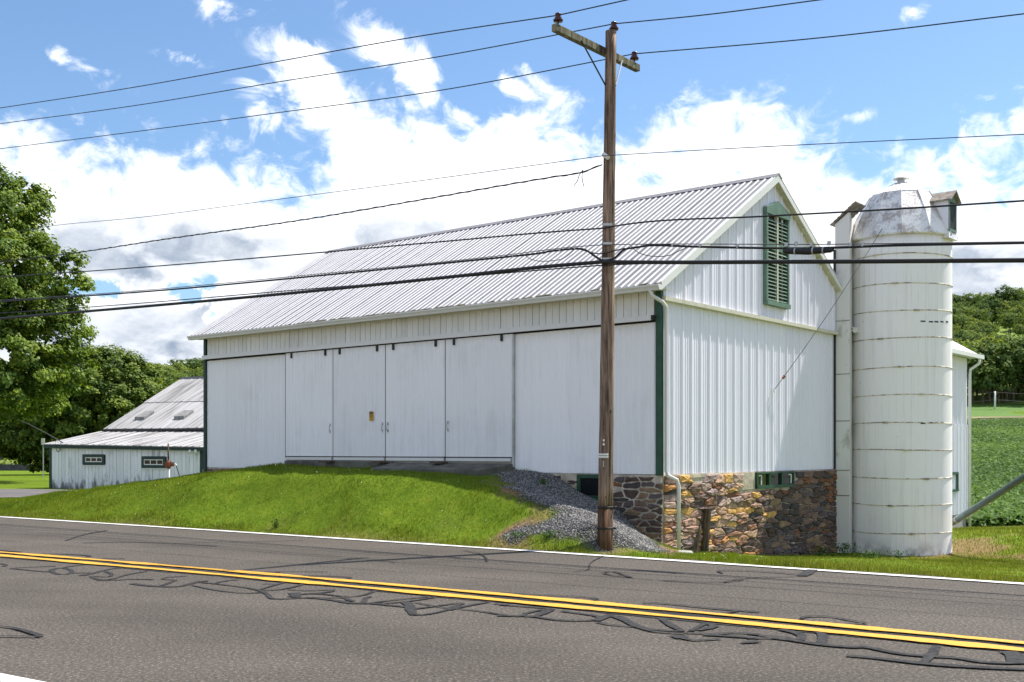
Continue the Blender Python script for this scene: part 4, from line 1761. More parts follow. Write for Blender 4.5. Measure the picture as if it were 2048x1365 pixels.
mb = MB()
bx(mb, t0 + .05, t1 - .06, -.025, -.018, z0 + .05, z1 - .04)
obj('pane', mb, M['glass'], wn)

# rear wing of the barn, seen past the silo
S2 = 17.73
mb = MB()
mb.prism([P(.02, SR + .1, -.40), P(.02, S2, -.40), P(.02, S2, 4.33), P(.02, SR + .1, 4.33)], U * 6.9)
wing = obj('rear_wing', mb, M['steel_gable'], barn)
for k in range(3):
    a, b = 14.6 + k * 1.043, 14.6 + (k + 1) * 1.043
    for z0_, z1_, t_ in ((-.41, 2.30, -.02), (2.30, 4.32, .0)):
        gable_sheet(a, b - .002, z0_, lambda s, z1_=z1_: z1_, t_, wing)
mb = MB()
mb.prism([P(-.30, SR + .3, 4.42), P(3.5, SR + .3, 4.42 + 3.8 * .60), P(3.5, SR + .3, 4.38 + 3.8 * .60), P(-.30, SR + .3, 4.38)], W * (S2 + .35 - SR - .3))
obj('wing_roof', mb, M['roof_rib'], wing)
mb = MB()
mb.prism([P(-.30, SR + .3, 4.42), P(-.40, SR + .3, 4.42), P(-.40, SR + .3, 4.30), P(-.30, SR + .3, 4.30)], W * (S2 + .38 - SR - .3))
mb.prism([P(-.30, SR + .3, 4.37), P(.02, SR + .3, 4.37), P(.02, SR + .3, 4.34), P(-.30, SR + .3, 4.34)], W * (S2 + .33 - SR - .3))
obj('wing_gutter', mb, M['white_trim'], wing)
mb = MB()
mb.tube([P(-.34, S2 + .10, 4.30), P(-.33, S2 + .10, 4.16), P(-.10, S2 + .0, 3.98), P(-.09, S2 - .02, 3.80), P(-.09, S2 - .02, -.85)], .045, 8)
obj('wing_downspout', mb, M['white_trim'], wing, smooth=True)
mb = MB()
bx(mb, .0, .25, 15.0, S2 - .1, -1.2, -.42)
obj('wing_base', mb, M['concrete'], wing)
s_a, z_a = gable(1903, 948)
s_b, z_b = gable(1912, 983)
mb = MB()
gbox(mb, s_b - .75, s_b - .0, -.02 + z_b + .02, z_b + .07, -.09, -.0)
gbox(mb, s_b - .09, s_b, z_b + .0, z_a + .0, -.08, -.0)
gbox(mb, s_b - .75, s_b, z_a - .02, z_a + .05, -.08, -.0)
w_ = obj('wing_window', mb, M['green_dark'], wing)

# ------------------------------------------------------------------ silo
silo = thing('silo', 'tall white concrete silo with steel hoops and a worn metal dome', 'silo', SILO)
RS = 1.14
Dc = SILO.to_2d().length


def silo_z(y):
    return CAMZ - (y - HZ) / F * (SILO.y - RS * .94)


mb = MB()
prof = [(RS + .02, -.3), (RS, .05)] + [(RS, z) for z in np.linspace(.3, silo_z(452) - SILO.z, 14)]
mb.tube_prof(SILO, prof, 64)
obj('silo_wall', mb, M['silo'], silo, smooth=True)
view_dir = math.atan2(-SILO.y, -SILO.x)
for k, y in enumerate((507, 566, 620, 675, 734, 790, 846, 900, 957, 1011, 1068)):
    z = silo_z(y)
    mb = MB()
    ring = [SILO.xy.to_3d() + Vector(((RS + .004) * math.cos(a), (RS + .004) * math.sin(a), z + .012 * math.sin(a * 2 + k))) for a in np.linspace(0, 2 * math.pi, 73)]
    mb.tube(ring, .011, 6, False)
    th = view_dir + (-.5 + ((k * 37) % 11) / 11.0 * 1.1)
    d = Vector((math.cos(th), math.sin(th), 0))
    tn = Vector((-d.y, d.x, 0))
    c0 = SILO.xy.to_3d() + d * (RS + .012) + Vector((0, 0, z + .012 * math.sin(th * 2 + k)))
    mb.tube([c0 - tn * .07, c0 + d * .018, c0 + tn * .07], .020, 6)
    obj('hoop', mb, M['hoop'], silo, smooth=True)
# small slots in the staves
for y, xs_ in ((644, (1862, 1873, 1884, 1894)), (846, (1861, 1874, 1884)), (643, (1846,)), (847, (1846,))):
    for x in xs_:
        X = (x - 1024) / F
        th0 = None
        for th in np.linspace(view_dir - 1.5, view_dir + 1.5, 1500):
            q = SILO.xy.to_3d() + Vector((math.cos(th), math.sin(th), 0)) * RS
            if th0 is None or abs(q.x / q.y - X) < th0[0]:
                th0 = (abs(q.x / q.y - X), th, q)
        th, q = th0[1], th0[2]
        d = Vector((math.cos(th), math.sin(th), 0))
        tn = Vector((-d.y, d.x, 0))
        z = CAMZ - (y - HZ) / F * q.y
        c0 = q + Vector((0, 0, z))
        mb = MB()
        a_, h_ = .055, .016
        mb.hexa([c0 - tn * a_ - d * .02 - Vector((0, 0, h_)), c0 + tn * a_ - d * .02 - Vector((0, 0, h_)), c0 + tn * a_ + d * .004 - Vector((0, 0, h_)), c0 - tn * a_ + d * .004 - Vector((0, 0, h_)),
                 c0 - tn * a_ - d * .02 + Vector((0, 0, h_)), c0 + tn * a_ - d * .02 + Vector((0, 0, h_)), c0 + tn * a_ + d * .004 + Vector((0, 0, h_)), c0 - tn * a_ + d * .004 + Vector((0, 0, h_))])
        obj('stave_slot', mb, M['dark'], silo)
# dome: twelve-sided, steep skirt and flatter cap
zr = silo_z(466)
DB = Vector((SILO.x, SILO.y, zr))
mb = MB()
mb.tube_prof(DB, [(RS + .10, -.03), (RS + .12, .0), (RS + .03, .22), (RS - .14, .62), (.72, 1.07)], 12, .2)
dome = obj('dome', mb, M['dome'], silo)
mb = MB()
mb.tube_prof(DB, [(.725, 1.075), (.42, 1.25), (.12, 1.40)], 12, .2)
obj('dome_cap', mb, M['dome'], dome)
mb = MB()
mb.tube_prof(DB, [(.085, 1.38), (.085, 1.52)], 14)
vc = obj('vent_neck', mb, M['galv'], dome, smooth=False)
mb = MB()
mb.tube_prof(DB, [(.185, 1.485), (.19, 1.50), (.06, 1.57), (.03, 1.60)], 14)
obj('vent_cap', mb, M['dome'], dome)
# seams on the dome
for k in range(12):
    a = 2 * math.pi * k / 12 + .2
    d = Vector((math.cos(a), math.sin(a), 0))
    mb = MB()
    mb.tube([DB + d * (RS + .125), DB + d * (RS + .035) + Vector((0, 0, .22)), DB + d * (RS - .135) + Vector((0, 0, .62)), DB + d * .725 + Vector((0, 0, 1.08)), DB + d * .12 + Vector((0, 0, 1.405))], .010, 5)
    obj('dome_seam', mb, M['dome'], dome)
# filling hatch dormer on the right
ax = Vector((.75, -.66, 0)).normalized()
ay = Vector((-ax.y, ax.x, 0))
q0 = DB + ax * .55 + Vector((0, 0, .10))
LN, HWD, HH = .66, .24, .70


def dpt(a, b, z):
    return q0 + ax * a + ay * b + Vector((0, 0, z))


mb = MB()
mb.hexa([dpt(0, -HWD, 0), dpt(LN, -HWD, 0), dpt(LN, HWD, 0), dpt(0, HWD, 0), dpt(0, -HWD, HH), dpt(LN, -HWD, HH), dpt(LN, HWD, HH), dpt(0, HWD, HH)])
mb.prism([dpt(0, -HWD, HH), dpt(0, HWD, HH), dpt(0, 0, HH + .2)], ax * (LN - .02))
dm = obj('hatch', mb, M['steel_gable'], silo)
mb = MB()
for sgn_ in (-1, 1):
    mb.hexa([dpt(-.25, 0, HH + .20), dpt(LN + .10, 0, HH + .20), dpt(LN + .10, sgn_ * (HWD + .08), HH - .04), dpt(-.25, sgn_ * (HWD + .08), HH - .04),
             dpt(-.25, 0, HH + .23), dpt(LN + .10, 0, HH + .23), dpt(LN + .10, sgn_ * (HWD + .08), HH - .01), dpt(-.25, sgn_ * (HWD + .08), HH - .01)])
obj('hatch_roof', mb, M['shingle'], dm)
mb = MB()
mb.prism([dpt(LN - .015, -HWD - .05, HH - .03), dpt(LN - .015, HWD + .05, HH - .03), dpt(LN - .015, 0, HH + .19)], ax * .03)
for a, b, c0, c1 in ((-HWD, -HWD + .05, .0, HH - .03), (HWD - .05, HWD, 0, HH - .03), (-HWD, HWD, -.03, .03)):
    mb.hexa([dpt(LN, a, c0), dpt(LN + .02, a, c0), dpt(LN + .02, b, c0), dpt(LN, b, c0), dpt(LN, a, c1), dpt(LN + .02, a, c1), dpt(LN + .02, b, c1), dpt(LN, b, c1)])
obj('hatch_frame', mb, M['green_light'], dm)
mb = MB()
mb.hexa([dpt(LN + .001, -HWD + .05, .03), dpt(LN + .006, -HWD + .05, .03), dpt(LN + .006, HWD - .05, .03), dpt(LN + .001, HWD - .05, .03),
         dpt(LN + .001, -HWD + .05, HH - .04), dpt(LN + .006, -HWD + .05, HH - .04), dpt(LN + .006, HWD - .05, HH - .04), dpt(LN + .001, HWD - .05, HH - .04)])
obj('hatch_opening', mb, M['dark'], dm)
mb = MB()
mb.hexa([dpt(.1, -HWD - .16, -.16), dpt(LN + .04, -HWD - .05, -.20), dpt(LN + .04, HWD + .05, -.20), dpt(.1, HWD + .16, -.16),
         dpt(.05, -HWD - .0, .10), dpt(LN + .0, -HWD, -.03), dpt(LN + .0, HWD, -.03), dpt(.05, HWD, .10)])
obj('hatch_apron', mb, M['dome'], dm)
# chute between silo and barn
zc0, zc1 = -1.2, CAMZ + (HZ - 446) / F * 25.8
CS0, CS1, CT0, CT1 = SR - .10, SR + .03, -.37, -.02
mb = MB()
inn = Vector((8.31, 26.78, 0))
lift = lambda q, z: Vector((q.x, q.y, z))
plan = [P(CT1, CS0, 0), P(CT0, CS0, 0), inn, P(CT1, SR + .62, 0)]
mb.hexa([lift(q, zc0) for q in plan] + [lift(q, z) for q, z in zip(plan, (zc1, zc1 + .26, zc1 + .40, zc1 + .05))])
ch = obj('chute', mb, M['chute'], silo)
for z in (.45, 1.04, 2.2, 3.3, 4.55):
    mb = MB()
    bx(mb, CT0, CT1 - .005, CS0 - .006, CS0 + .01, z - .012, z + .012)
    obj('chute_joint', mb, M['concrete'], ch)
dirr = Vector((0, 0, 0))
mb = MB()
for k in range(7):
    f0, f1 = k / 7, (k + 1.15) / 7
    ta, tb = CT1 + .10 + (CT0 - .16 - CT1 - .10) * f0, CT1 + .10 + (CT0 - .16 - CT1 - .10) * f1
    za = zc1 - .05 + (.42 + .05) * f0
    zb = zc1 - .05 + (.42 + .05) * f1
    mb.hexa([P(ta, CS0 - .07, za + .03), P(tb, CS0 - .07, zb + .01), P(tb, SR + .45, zb + .01), P(ta, SR + .45, za + .03), P(ta, CS0 - .07, za + .055), P(tb, CS0 - .07, zb + .035), P(tb, SR + .45, zb + .035), P(ta, SR + .45, za + .055)])
obj('chute_roof', mb, M['shingle'], ch)
mb = MB()
bx(mb, CT1 - .02, CT1 + .03, CS0 - .035, CS0 + .01, ZS, zc1 - .6)
obj('corner_strip', mb, M['iron'], barn)

# auger pipe leaning out of the silo foot
a0 = ray(1914, 1040, 26.2)
a1 = ray(2075, 938, 22.6)
pipe = MB()
pipe.tube([a0 - (a1 - a0).normalized() * .25, a0, a1, a1 + (a1 - a0) * .6], .075, 14)
au = thing('auger_pipe', 'long grey-green auger tube leaning out from the silo foot', 'pipe', a0)
obj('tube', pipe, M['auger'], au, smooth=True)
mb = MB()
mb.tube([a0 + (a1 - a0) * .0, a0 + (a1 - a0) * .015], .086, 14)
obj('collar', mb, M['galv'], au, smooth=True)
f_end = a1 + (a1 - a0) * .45
mb = MB()
for sg in (-.5, .5):
    mb.tube([f_end, Vector((f_end.x + sg, f_end.y + sg * .5, Hf(f_end.x + sg, f_end.y + sg * .5)))], .03, 8)
obj('support_leg', mb, M['galv'], au)

# guy wire from barn gable to the silo
g0 = P(-.05, *gable(1543, 782))
g1 = SILO.xy.to_3d() + Vector((math.cos(view_dir + -.35), math.sin(view_dir + -.35), 0)) * RS
x_, y_ = 1745, 455
g1.z = CAMZ - (y_ - HZ) / F * g1.y
guy = thing('guy_wire', 'thin rusty guy wire with a red strain insulator from gable to silo', 'wire', g0)
mb = MB()
mb.tube([g0 + (g1 - g0) * f - Vector((0, 0, .10 * math.sin(math.pi * f))) for f in np.linspace(0, 1, 12)], .0075, 6)
obj('strand', mb, M['wire_grey'], guy)
mb = MB()
q = g0 + (g1 - g0) * .085 - Vector((0, 0, .03))
dd = (g1 - g0).normalized()
mb.tube([q - dd * .05, q - dd * .03, q, q + dd * .03, q + dd * .05], [.01, .032, .026, .032, .01], 8)
obj('strain_insulator', mb, M['rust'], guy)
mb = MB()
mb.tube([g0 - Vector((0, 0, .04)), g0 + Vector((0, 0, .04))], .03, 8)
obj('anchor', mb, M['tag_white'], guy)

# ------------------------------------------------------------------ utility pole
PB = Vector(((1210 - 1024) / F * 17.14, 17.14, 0.0))
PB.z = Hf(PB.x, PB.y)
PT = ray(1222, 63, 17.14)
pole = thing('utility_pole', 'weathered wooden utility pole with crossarm beside the road', 'utility pole', PB)


def pc(z):
    f = (z - PB.z) / (PT.z - PB.z)
    return PB.lerp(PT, f)


def pr(z):
    f = (z - PB.z) / (PT.z - PB.z)
    return .120 + (.084 - .120) * f


mb = MB()
zz = np.linspace(.62, PT.z, 24)
mb.tube([pc(z) + Vector(((random.random() - .5) * .004, (random.random() - .5) * .004, 0)) for z in zz], [pr(z) for z in zz], 22)
obj('shaft', mb, M['pole_wood'], pole, smooth=True)
mb = MB()
mb.tube([pc(-.5), pc(.62)], [.128, pr(.62) + .004], 22)
obj('butt', mb, M['pole_foot'], pole, smooth=True)
for z in (.30, .625):
    mb = MB()
    mb.tube([pc(z - .015), pc(z + .015)], [pr(z) + .012] * 2, 22)
    mb.tube([pc(z) + Vector((.12, -.03, 0)), pc(z) + Vector((.17, -.04, 0))], .018, 6)
    obj('band', mb, M['iron'], pole, smooth=True)
AD = Vector((.635, .773, 0)).normalized()
AF = Vector((AD.y, -AD.x, 0))               # towards the viewer's right
L_END = vplane(1121, 46, PT, AD)
R_END = vplane(1288, 139, PT, AD)
za = (L_END.z + R_END.z) / 2
back = Vector((-AF.x, -AF.y, 0)) * .12
LE, RE = Vector((L_END.x, L_END.y, za)) + back, Vector((R_END.x, R_END.y, za)) + back
mb = MB()
hh, ww = .055, .045
mb.hexa([p + AF * b + Vector((0, 0, c_)) for c_ in (-hh, hh) for p, b in ((LE, -ww), (RE, -ww), (RE, ww), (LE, ww))])
arm = obj('crossarm', mb, M['arm_wood'], pole, bevel=.006)
for f in (.27, .76):
    mb = MB()
    a = LE.lerp(RE, f) + AF * .055 + Vector((0, 0, -.03))
    b = pc(za - .55) + AF * .0 + (a - pc(za)).normalized() * 0 + Vector((-.08 if f < .5 else .08, -.03, 0))
    mb.tube([a, b], .013, 6)
    obj('brace', mb, M['galv'] if f > .5 else M['iron'], pole)


def insulator(p, parent):
    mb = MB()
    mb.tube([p - Vector((0, 0, .14)), p + Vector((0, 0, .04))], .011, 8)
    pin = obj('insulator_pin', mb, M['iron'], parent)
    mb = MB()
    mb.tube_prof(p, [(.03, -.035), (.068, -.03), (.075, -.005), (.052, .012), (.055, .028), (.04, .045), (.036, .058), (.048, .07), (.044, .09), (.02, .10)], 18)
    obj('insulator', mb, M['porcelain'], parent, smooth=True)
    return p + Vector((0, 0, .065))


ia = insulator(LE.lerp(RE, .045) + Vector((0, 0, hh + .09)), pole)
ib = insulator(PT + Vector((.045, 0, .05)), pole)
ic = insulator(LE.lerp(RE, .955) + Vector((0, 0, hh + .09)), pole)
# tags and marks on the shaft
faced = (Vector((0, 0, 0)) - PB).normalized()
faced.z = 0
faced = Vector((-.45, -1, 0)).normalized()
rt = Vector((-faced.y, faced.x, 0)) * 1
for k, y in enumerate((881, 889)):
    z = CAMZ - (y - HZ) / F * 17.02
    c0 = pc(z) + faced * (pr(z) + .002)
    mb = MB()
    mb.prism([c0 + rt * (.016 * math.cos(a)) + Vector((0, 0, .021 * math.sin(a))) for a in np.linspace(0, 2 * math.pi, 9)[:-1]], faced * .006)
    obj('disc_tag', mb, M['tag_white'], pole)
for k, y in enumerate((909.5, 914.5)):
    z = CAMZ - (y - HZ) / F * 17.02
    mb = MB()
    arc = [pc(z) + (faced * math.cos(a) + rt * math.sin(a)) * (pr(z) + .003) for a in np.linspace(-1.0, .62, 8)]
    mb.tube([q for q in arc], .017, 6)
    obj('number_plate', mb, M['tag_white'], pole)
for y in (925.5, 932):
    z = CAMZ - (y - HZ) / F * 17.02
    text_obj('3', .062, pc(z) + faced * (pr(z) + .007), rt, (0, 0, 1), M['tag_white'], pole, 'numeral', .003)
# line hardware plates
for y in (452, 490, 521):
    z = CAMZ - (y - HZ) / F * 17.0
    mb = MB()
    c0 = pc(z) + Vector((-.02, -pr(z) - .02, .02))
    mb.hexa([c0 + Vector(q) for q in ((-.075, -.012, -.016), (.065, -.012, -.016), (.065, .012, -.016), (-.075, .012, -.016), (-.075, -.012, .022), (.065, -.012, .022), (.065, .012, .022), (-.075, .012, .022))])
    obj('cable_clamp', mb, M['galv'], pole)
zc_ = CAMZ - (310 - HZ) / F * 17.0
mb = MB()
mb.tube([pc(zc_) + Vector((-.10, -.05, .03)), pc(zc_) + Vector((-.03, -.12, -.04))], .035, 8)
obj('spool', mb, M['tag_white'], pole)

# ------------------------------------------------------------------ wires
RD = Vector((-.800, .600, 0)).normalized()


def smooth_path(pts, n=8):
    out = []
    for i in range(len(pts) - 1):
        p0 = pts[max(i - 1, 0)]
        p1, p2 = pts[i], pts[i + 1]
        p3 = pts[min(i + 2, len(pts) - 1)]
        for k in range(n):
            t = k / n
            out.append(.5 * ((2 * p1) + (p2 - p0) * t + (2 * p0 - 5 * p1 + 4 * p2 - p3) * t * t + (-p0 + 3 * p1 - 3 * p2 + p3) * t ** 3))
    out.append(pts[-1])
    return out


def wire(name, label, cat, A, left, right, r, material, group=None, ext=10.0, twist=0, AR=None):
    """left and right: photo points on either side of the attachment A, read off on the line's own vertical plane"""
    pts = [vplane(x, y, A, RD) for x, y in left] + [A]
    if right is not None:
        pts += [AR] if AR is not None else []
        pts += [vplane(x, y, A, RD) for x, y in right]
    if ext:
        d0 = (pts[0] - pts[1]).normalized()
        pts = [pts[0] + d0 * ext] + pts
        if right:
            d1 = (pts[-1] - pts[-2]).normalized()
            pts = pts + [pts[-1] + d1 * ext]
    # the line hangs in one vertical plane: height as a calm cubic of the run along it
    uu = np.array([(p - A).dot(RD) for p in pts])
    zz_ = np.array([p.z for p in pts])
    od = np.argsort(uu)
    uu, zz_ = uu[od], zz_[od]
    sl_ = np.diff(zz_) / np.diff(uu)
    hd = np.diff(uu)
    tg = np.concatenate([[sl_[0]], (sl_[:-1] * hd[1:] + sl_[1:] * hd[:-1]) / (hd[:-1] + hd[1:]), [sl_[-1]]])
    ua = np.where(uu == 0)[0]
    path = []
    for i in range(len(uu) - 1):
        m0, m1 = tg[i], tg[i + 1]
        if abs(uu[i]) < 1e-6:
            m0 = sl_[i]
        if abs(uu[i + 1]) < 1e-6:
            m1 = sl_[i]
        for k in range(10):
            t = k / 10
            zc2 = (2 * t ** 3 - 3 * t * t + 1) * zz_[i] + (t ** 3 - 2 * t * t + t) * hd[i] * m0 + (3 * t * t - 2 * t ** 3) * zz_[i + 1] + (t ** 3 - t * t) * hd[i] * m1
            q = A + RD * (uu[i] + hd[i] * t)
            path.append(Vector((q.x, q.y, zc2)))
    q = A + RD * uu[-1]
    path.append(Vector((q.x, q.y, zz_[-1])))
    mb = MB()
    mb.tube(path, r, 8)
    if twist:
        L = 0
        tw = []
        for a, b in zip(path[:-1], path[1:]):
            d = (b - a)
            m = max(2, int(d.length / .05))
            sd = d.normalized().cross(Vector((0, 0, 1))).normalized()
            up = sd.cross(d.normalized())
            for k in range(m):
                ph = (L + d.length * k / m) * twist
                tw.append(a + d * (k / m) + (sd * math.cos(ph) + up * math.sin(ph)) * r * .9)
            L += d.length
        mb.tube(tw, r * .8, 5)
    o = obj(name, mb, material, smooth=True)
    return tag(o, label, cat, group)


GW = 'power lines on the crossarm'
wire('power_line', 'bare power line on the left crossarm insulator, highest of the wires', 'power line', ia, [(0, 216.5), (280, 173), (550, 124.4), (850, 71)], [(1255, 0)], .0095, M['wire_dark'], GW)
wire('power_line', 'bare power line on the pole-top insulator, middle of the three', 'power line', ib, [(0, 248), (300, 207), (550, 165.4), (900, 110)], [(1420, 29), (1640, 0)], .0095, M['wire_dark'], GW)
wire('power_line', 'bare power line on the right crossarm insulator', 'power line', ic, [(0, 298), (300, 260), (550, 226.6), (900, 178)], [(1660, 74), (2048, 28)], .0095, M['wire_dark'], GW)
N0 = ray(1206, 312, 17.0)
wire('neutral_wire', 'thin neutral wire tied to the white spool on the pole', 'wire', N0, [(0, 470), (70, 457), (300, 433), (550, 400), (900, 354)], [(1450, 298), (2048, 269)], .006, M['wire_dark'], 'thin wires on the pole')
T0 = ray(1204, 330, 17.02)
wire('service_drop', 'twisted black service drop sagging left from the pole towards the maple', 'cable', T0, [(0, 524), (130, 509), (350, 476), (606, 440), (860, 397), (1115, 353), (1160, 346)], None, .011, M['cable_black'], ext=6, twist=16)
mb = MB()
for dx_, e in ((0, (1148, 372)), (1, (1168, 374))):
    pp = [vplane(x, y, T0, RD) for x, y in ((1166, 340), (1158 + dx_ * 6, 352), (1155 + dx_ * 10, 362), e)]
    mb.tube(smooth_path(pp, 5), .006, 6)
tag(obj('wire_tail', mb, M['cable_black']), 'two cut wire tails dangling under the service drop near the pole', 'wire')
K1 = ray(1206, 457, 17.0)
wire('phone_cable', 'upper black phone cable clamped on the pole, alone above the others', 'cable', K1, [(0, 554.6), (217, 540), (600, 509), (903, 482), (1120, 463)], [(1240, 451), (1529, 433), (1750, 421), (2048, 402)], .0125, M['cable_black'], 'communication cables')
K2 = ray(1208, 490, 17.0)
wire('messenger_wire', 'steel messenger strand carrying the lashed cable with drip loops', 'wire', K2, [(0, 601), (300, 580), (600, 552), (1025, 509), (1150, 494)], [(1270, 489), (1650, 489), (2048, 484)], .007, M['wire_grey'], 'communication cables')
# lashed cable under the messenger with a loop at the pole
pts = [vplane(x, y, K2, RD) for x, y in [(-150, 616), (0, 604), (300, 583), (600, 555.5), (1025, 513), (1100, 503), (1150, 498), (1172, 501), (1190, 513), (1206, 521), (1228, 517), (1248, 500), (1275, 495), (1310, 491), (1400, 494),
                                          (1560, 497), (1660, 496), (1800, 491), (2048, 486), (2200, 482)]]
mb = MB()
mb.tube(smooth_path(pts, 8), [.017] * (8 * (len(pts) - 1) + 1), 8)
pts2 = [vplane(x, y, K2, RD) for x, y in [(1160, 499), (1185, 506), (1205, 508), (1225, 503), (1250, 497)]]
mb.tube(smooth_path(pts2, 6), .010, 6)
tag(obj('lashed_cable', mb, M['cable_black'], smooth=True), 'black lashed cable looping under its clamp at the pole', 'cable', 'communication cables')
mb = MB()
for pth in ([(1050, 512), (1065, 521), (1090, 524), (1125, 519), (1148, 501)], [(1262, 495), (1280, 508), (1305, 514), (1335, 513), (1355, 505), (1376, 495)]):
    mb.tube(smooth_path([vplane(x, y - 1, K2, RD) for x, y in pth], 6), .0065, 6)
tag(obj('drip_loop', mb, M['wire_grey'], smooth=True), 'thin drip loops hanging below the lashed cable on both sides of the pole', 'cable')
mb = MB()
for x, y in ((1026, 511), (1078, 504), (1120, 500), (1150, 496), (1262, 493), (1345, 491), (1400, 492), (1475, 493), (1572, 490), (1592, 488), (1622, 490), (1658, 487), (1700, 490), (1725, 490)):
    q = vplane(x, y, K2, RD)
    mb.hexa([q + Vector(v) for v in ((-.02, -.02, -.025), (.02, -.02, -.025), (.02, .02, -.025), (-.02, .02, -.025), (-.02, -.02, .028), (.02, -.02, .028), (.02, .02, .028), (-.02, .02, .028))])
o = obj('cable_spacer', mb, M['galv'])
tag(o, 'small metal spacers clamped along the lashed cable', 'clamp')
o['kind'] = 'stuff'
q0_, q1_ = vplane(1566, 498, K2, RD), vplane(1668, 495, K2, RD)
spl = thing('splice_closure', 'black splice case strapped under the cable in front of the gable', 'splice case', q0_)
dq = (q1_ - q0_)
mb = MB()
dn = Vector((0, 0, -.035))
mb.tube([q0_ + dn, q0_ + dq * .06 + dn, q0_ + dq * .5 + dn * 1.3, q0_ + dq * .94 + dn, q1_ + dn], [.018, .040, .048, .036, .016], 12)
obj('case', mb, M['cable_black'], spl, smooth=True)
for f in (.25, .6, .8):
    mb = MB()
    mb.tube([q0_ + dq * f + dn * 1.1 - dq.normalized() * .01, q0_ + dq * f + dn * 1.1 + dq.normalized() * .01], .050, 12)
    obj('strap', mb, M['galv'], spl)
K3 = ray(1208, 524, 17.0)
wire('trunk_cable', 'thickest black trunk cable, lowest on the pole', 'cable', K3, [(0, 637.5), (280, 614), (600, 585), (903, 554), (1110, 532)], [(1240, 524.5), (1600, 524), (2048, 521)], .030, M['cable_black'], 'communication cables')
K4 = ray(1204, 531, 17.05)
wire('drop_cable', 'thin black cable running just beside the thick trunk cable', 'cable', K4, [(0, 627), (280, 607), (600, 580), (903, 556), (1100, 539)], [(1250, 529), (1400, 525.5), (2048, 523)], .010, M['cable_black'], 'communication cables')

# ------------------------------------------------------------------ old shed on the left
SO = Vector(((100 - 1024) / F * 50, 50, 0))
SA = Vector((.905, -.425, 0)).normalized()    # along the wall, to the right
SB = Vector((.425, .905, 0)).normalized()     # into the shed


def Q(a, b, z):
    p = SO + SA * a + SB * b
    return Vector((p.x, p.y, z))


SW = 8.75
ZG = -.45
ze = lambda a: 1.80 - .016 * a                 # sagging eave
shed = thing('shed', 'low weathered white board shed with a streaked metal roof', 'shed', Q(4, 2, ZG))


def qbox(mb, a0, a1, b0, b1, z0, z1):
    mb.hexa([Q(a0, b0, z0), Q(a1, b0, z0), Q(a1, b1, z0), Q(a0, b1, z0), Q(a0, b0, z1), Q(a1, b0, z1), Q(a1, b1, z1), Q(a0, b1, z1)])


mb = MB()
mb.hexa([Q(.1, .05, ZG), Q(SW + 1, .05, ZG), Q(SW + 1, 8.4, ZG), Q(.1, 8.4, ZG), Q(.1, .05, 1.55), Q(SW + 1, .05, 1.55), Q(SW + 1, 8.4, 1.9), Q(.1, 8.4, 1.9)])
mb.prism([Q(.35, 3.1, 1.8), Q(.35, 8.4, 1.8), Q(.35, 8.4, 4.85)], SA * 9)
obj('wall', mb, M['shed_board'], shed)


def shed_win(x0, x1, y0, y1):
    res = []
    for x in (x0, x1):
        a_ = (x - 1024) / F
        t = (a_ * SO.y - SO.x) / (SA.x - a_ * SA.y)
        res.append(t)
    Yd = SO.y + SA.y * (res[0] + res[1]) / 2
    return res[0], res[1], CAMZ - (y1 - HZ) / F * Yd, CAMZ - (y0 - HZ) / F * Yd


WINS = [shed_win(167, 209.5, 909, 930.5), shed_win(284, 332, 913, 936.5)]
bwid = .205
k = 0
a = .12
rg = np.random.default_rng(5)
while a < SW - .02:
    b = min(a + bwid, SW)
    mb = MB()
    zt = ze(a) - .12
    segs = [(ZG, zt)]
    for (w0, w1, v0, v1) in WINS:
        if b > w0 + .02 and a < w1 - .02:
            segs = [(ZG, v0 + .02), (v1 - .02, zt)]
    off = -.004 - rg.random() * .014
    for z0_, z1_ in segs:
        qbox(mb, a + .008, b - .008, off, .05, z0_, z1_)
    obj('board', mb, M['shed_board'], shed)
    a = b
mb = MB()
qbox(mb, -.02, .13, -.035, .10, ZG, 1.66)
obj('corner_trim', mb, M['green_deep'], shed)
mb = MB()
qbox(mb, SW - .05, SW + .26, -.05, .06, ZG, 1.62)
obj('corner_trim', mb, M['green_deep'], shed)
mb = MB()
qbox(mb, SW + .10, SW + .2, -.065, -.05, ZG, .72)
obj('green_board', mb, M['green_light'], shed)
mb = MB()
mb.tube([Q(SW + .33, -.08, 1.60), Q(SW + .33, -.08, ZG)], .025, 8)
obj('conduit', mb, M['pipe_white'], shed)
mb = MB()
mb.hexa([Q(-.22, -.17, ze(0) - .17), Q(SW + .8, -.17, ze(SW) - .17), Q(SW + .8, -.14, ze(SW) - .17), Q(-.22, -.14, ze(0) - .17),
         Q(-.22, -.17, ze(0) - .02), Q(SW + .8, -.17, ze(SW) - .02), Q(SW + .8, -.14, ze(SW) - .02), Q(-.22, -.14, ze(0) - .02)])
obj('fascia', mb, M['green_deep'], shed)
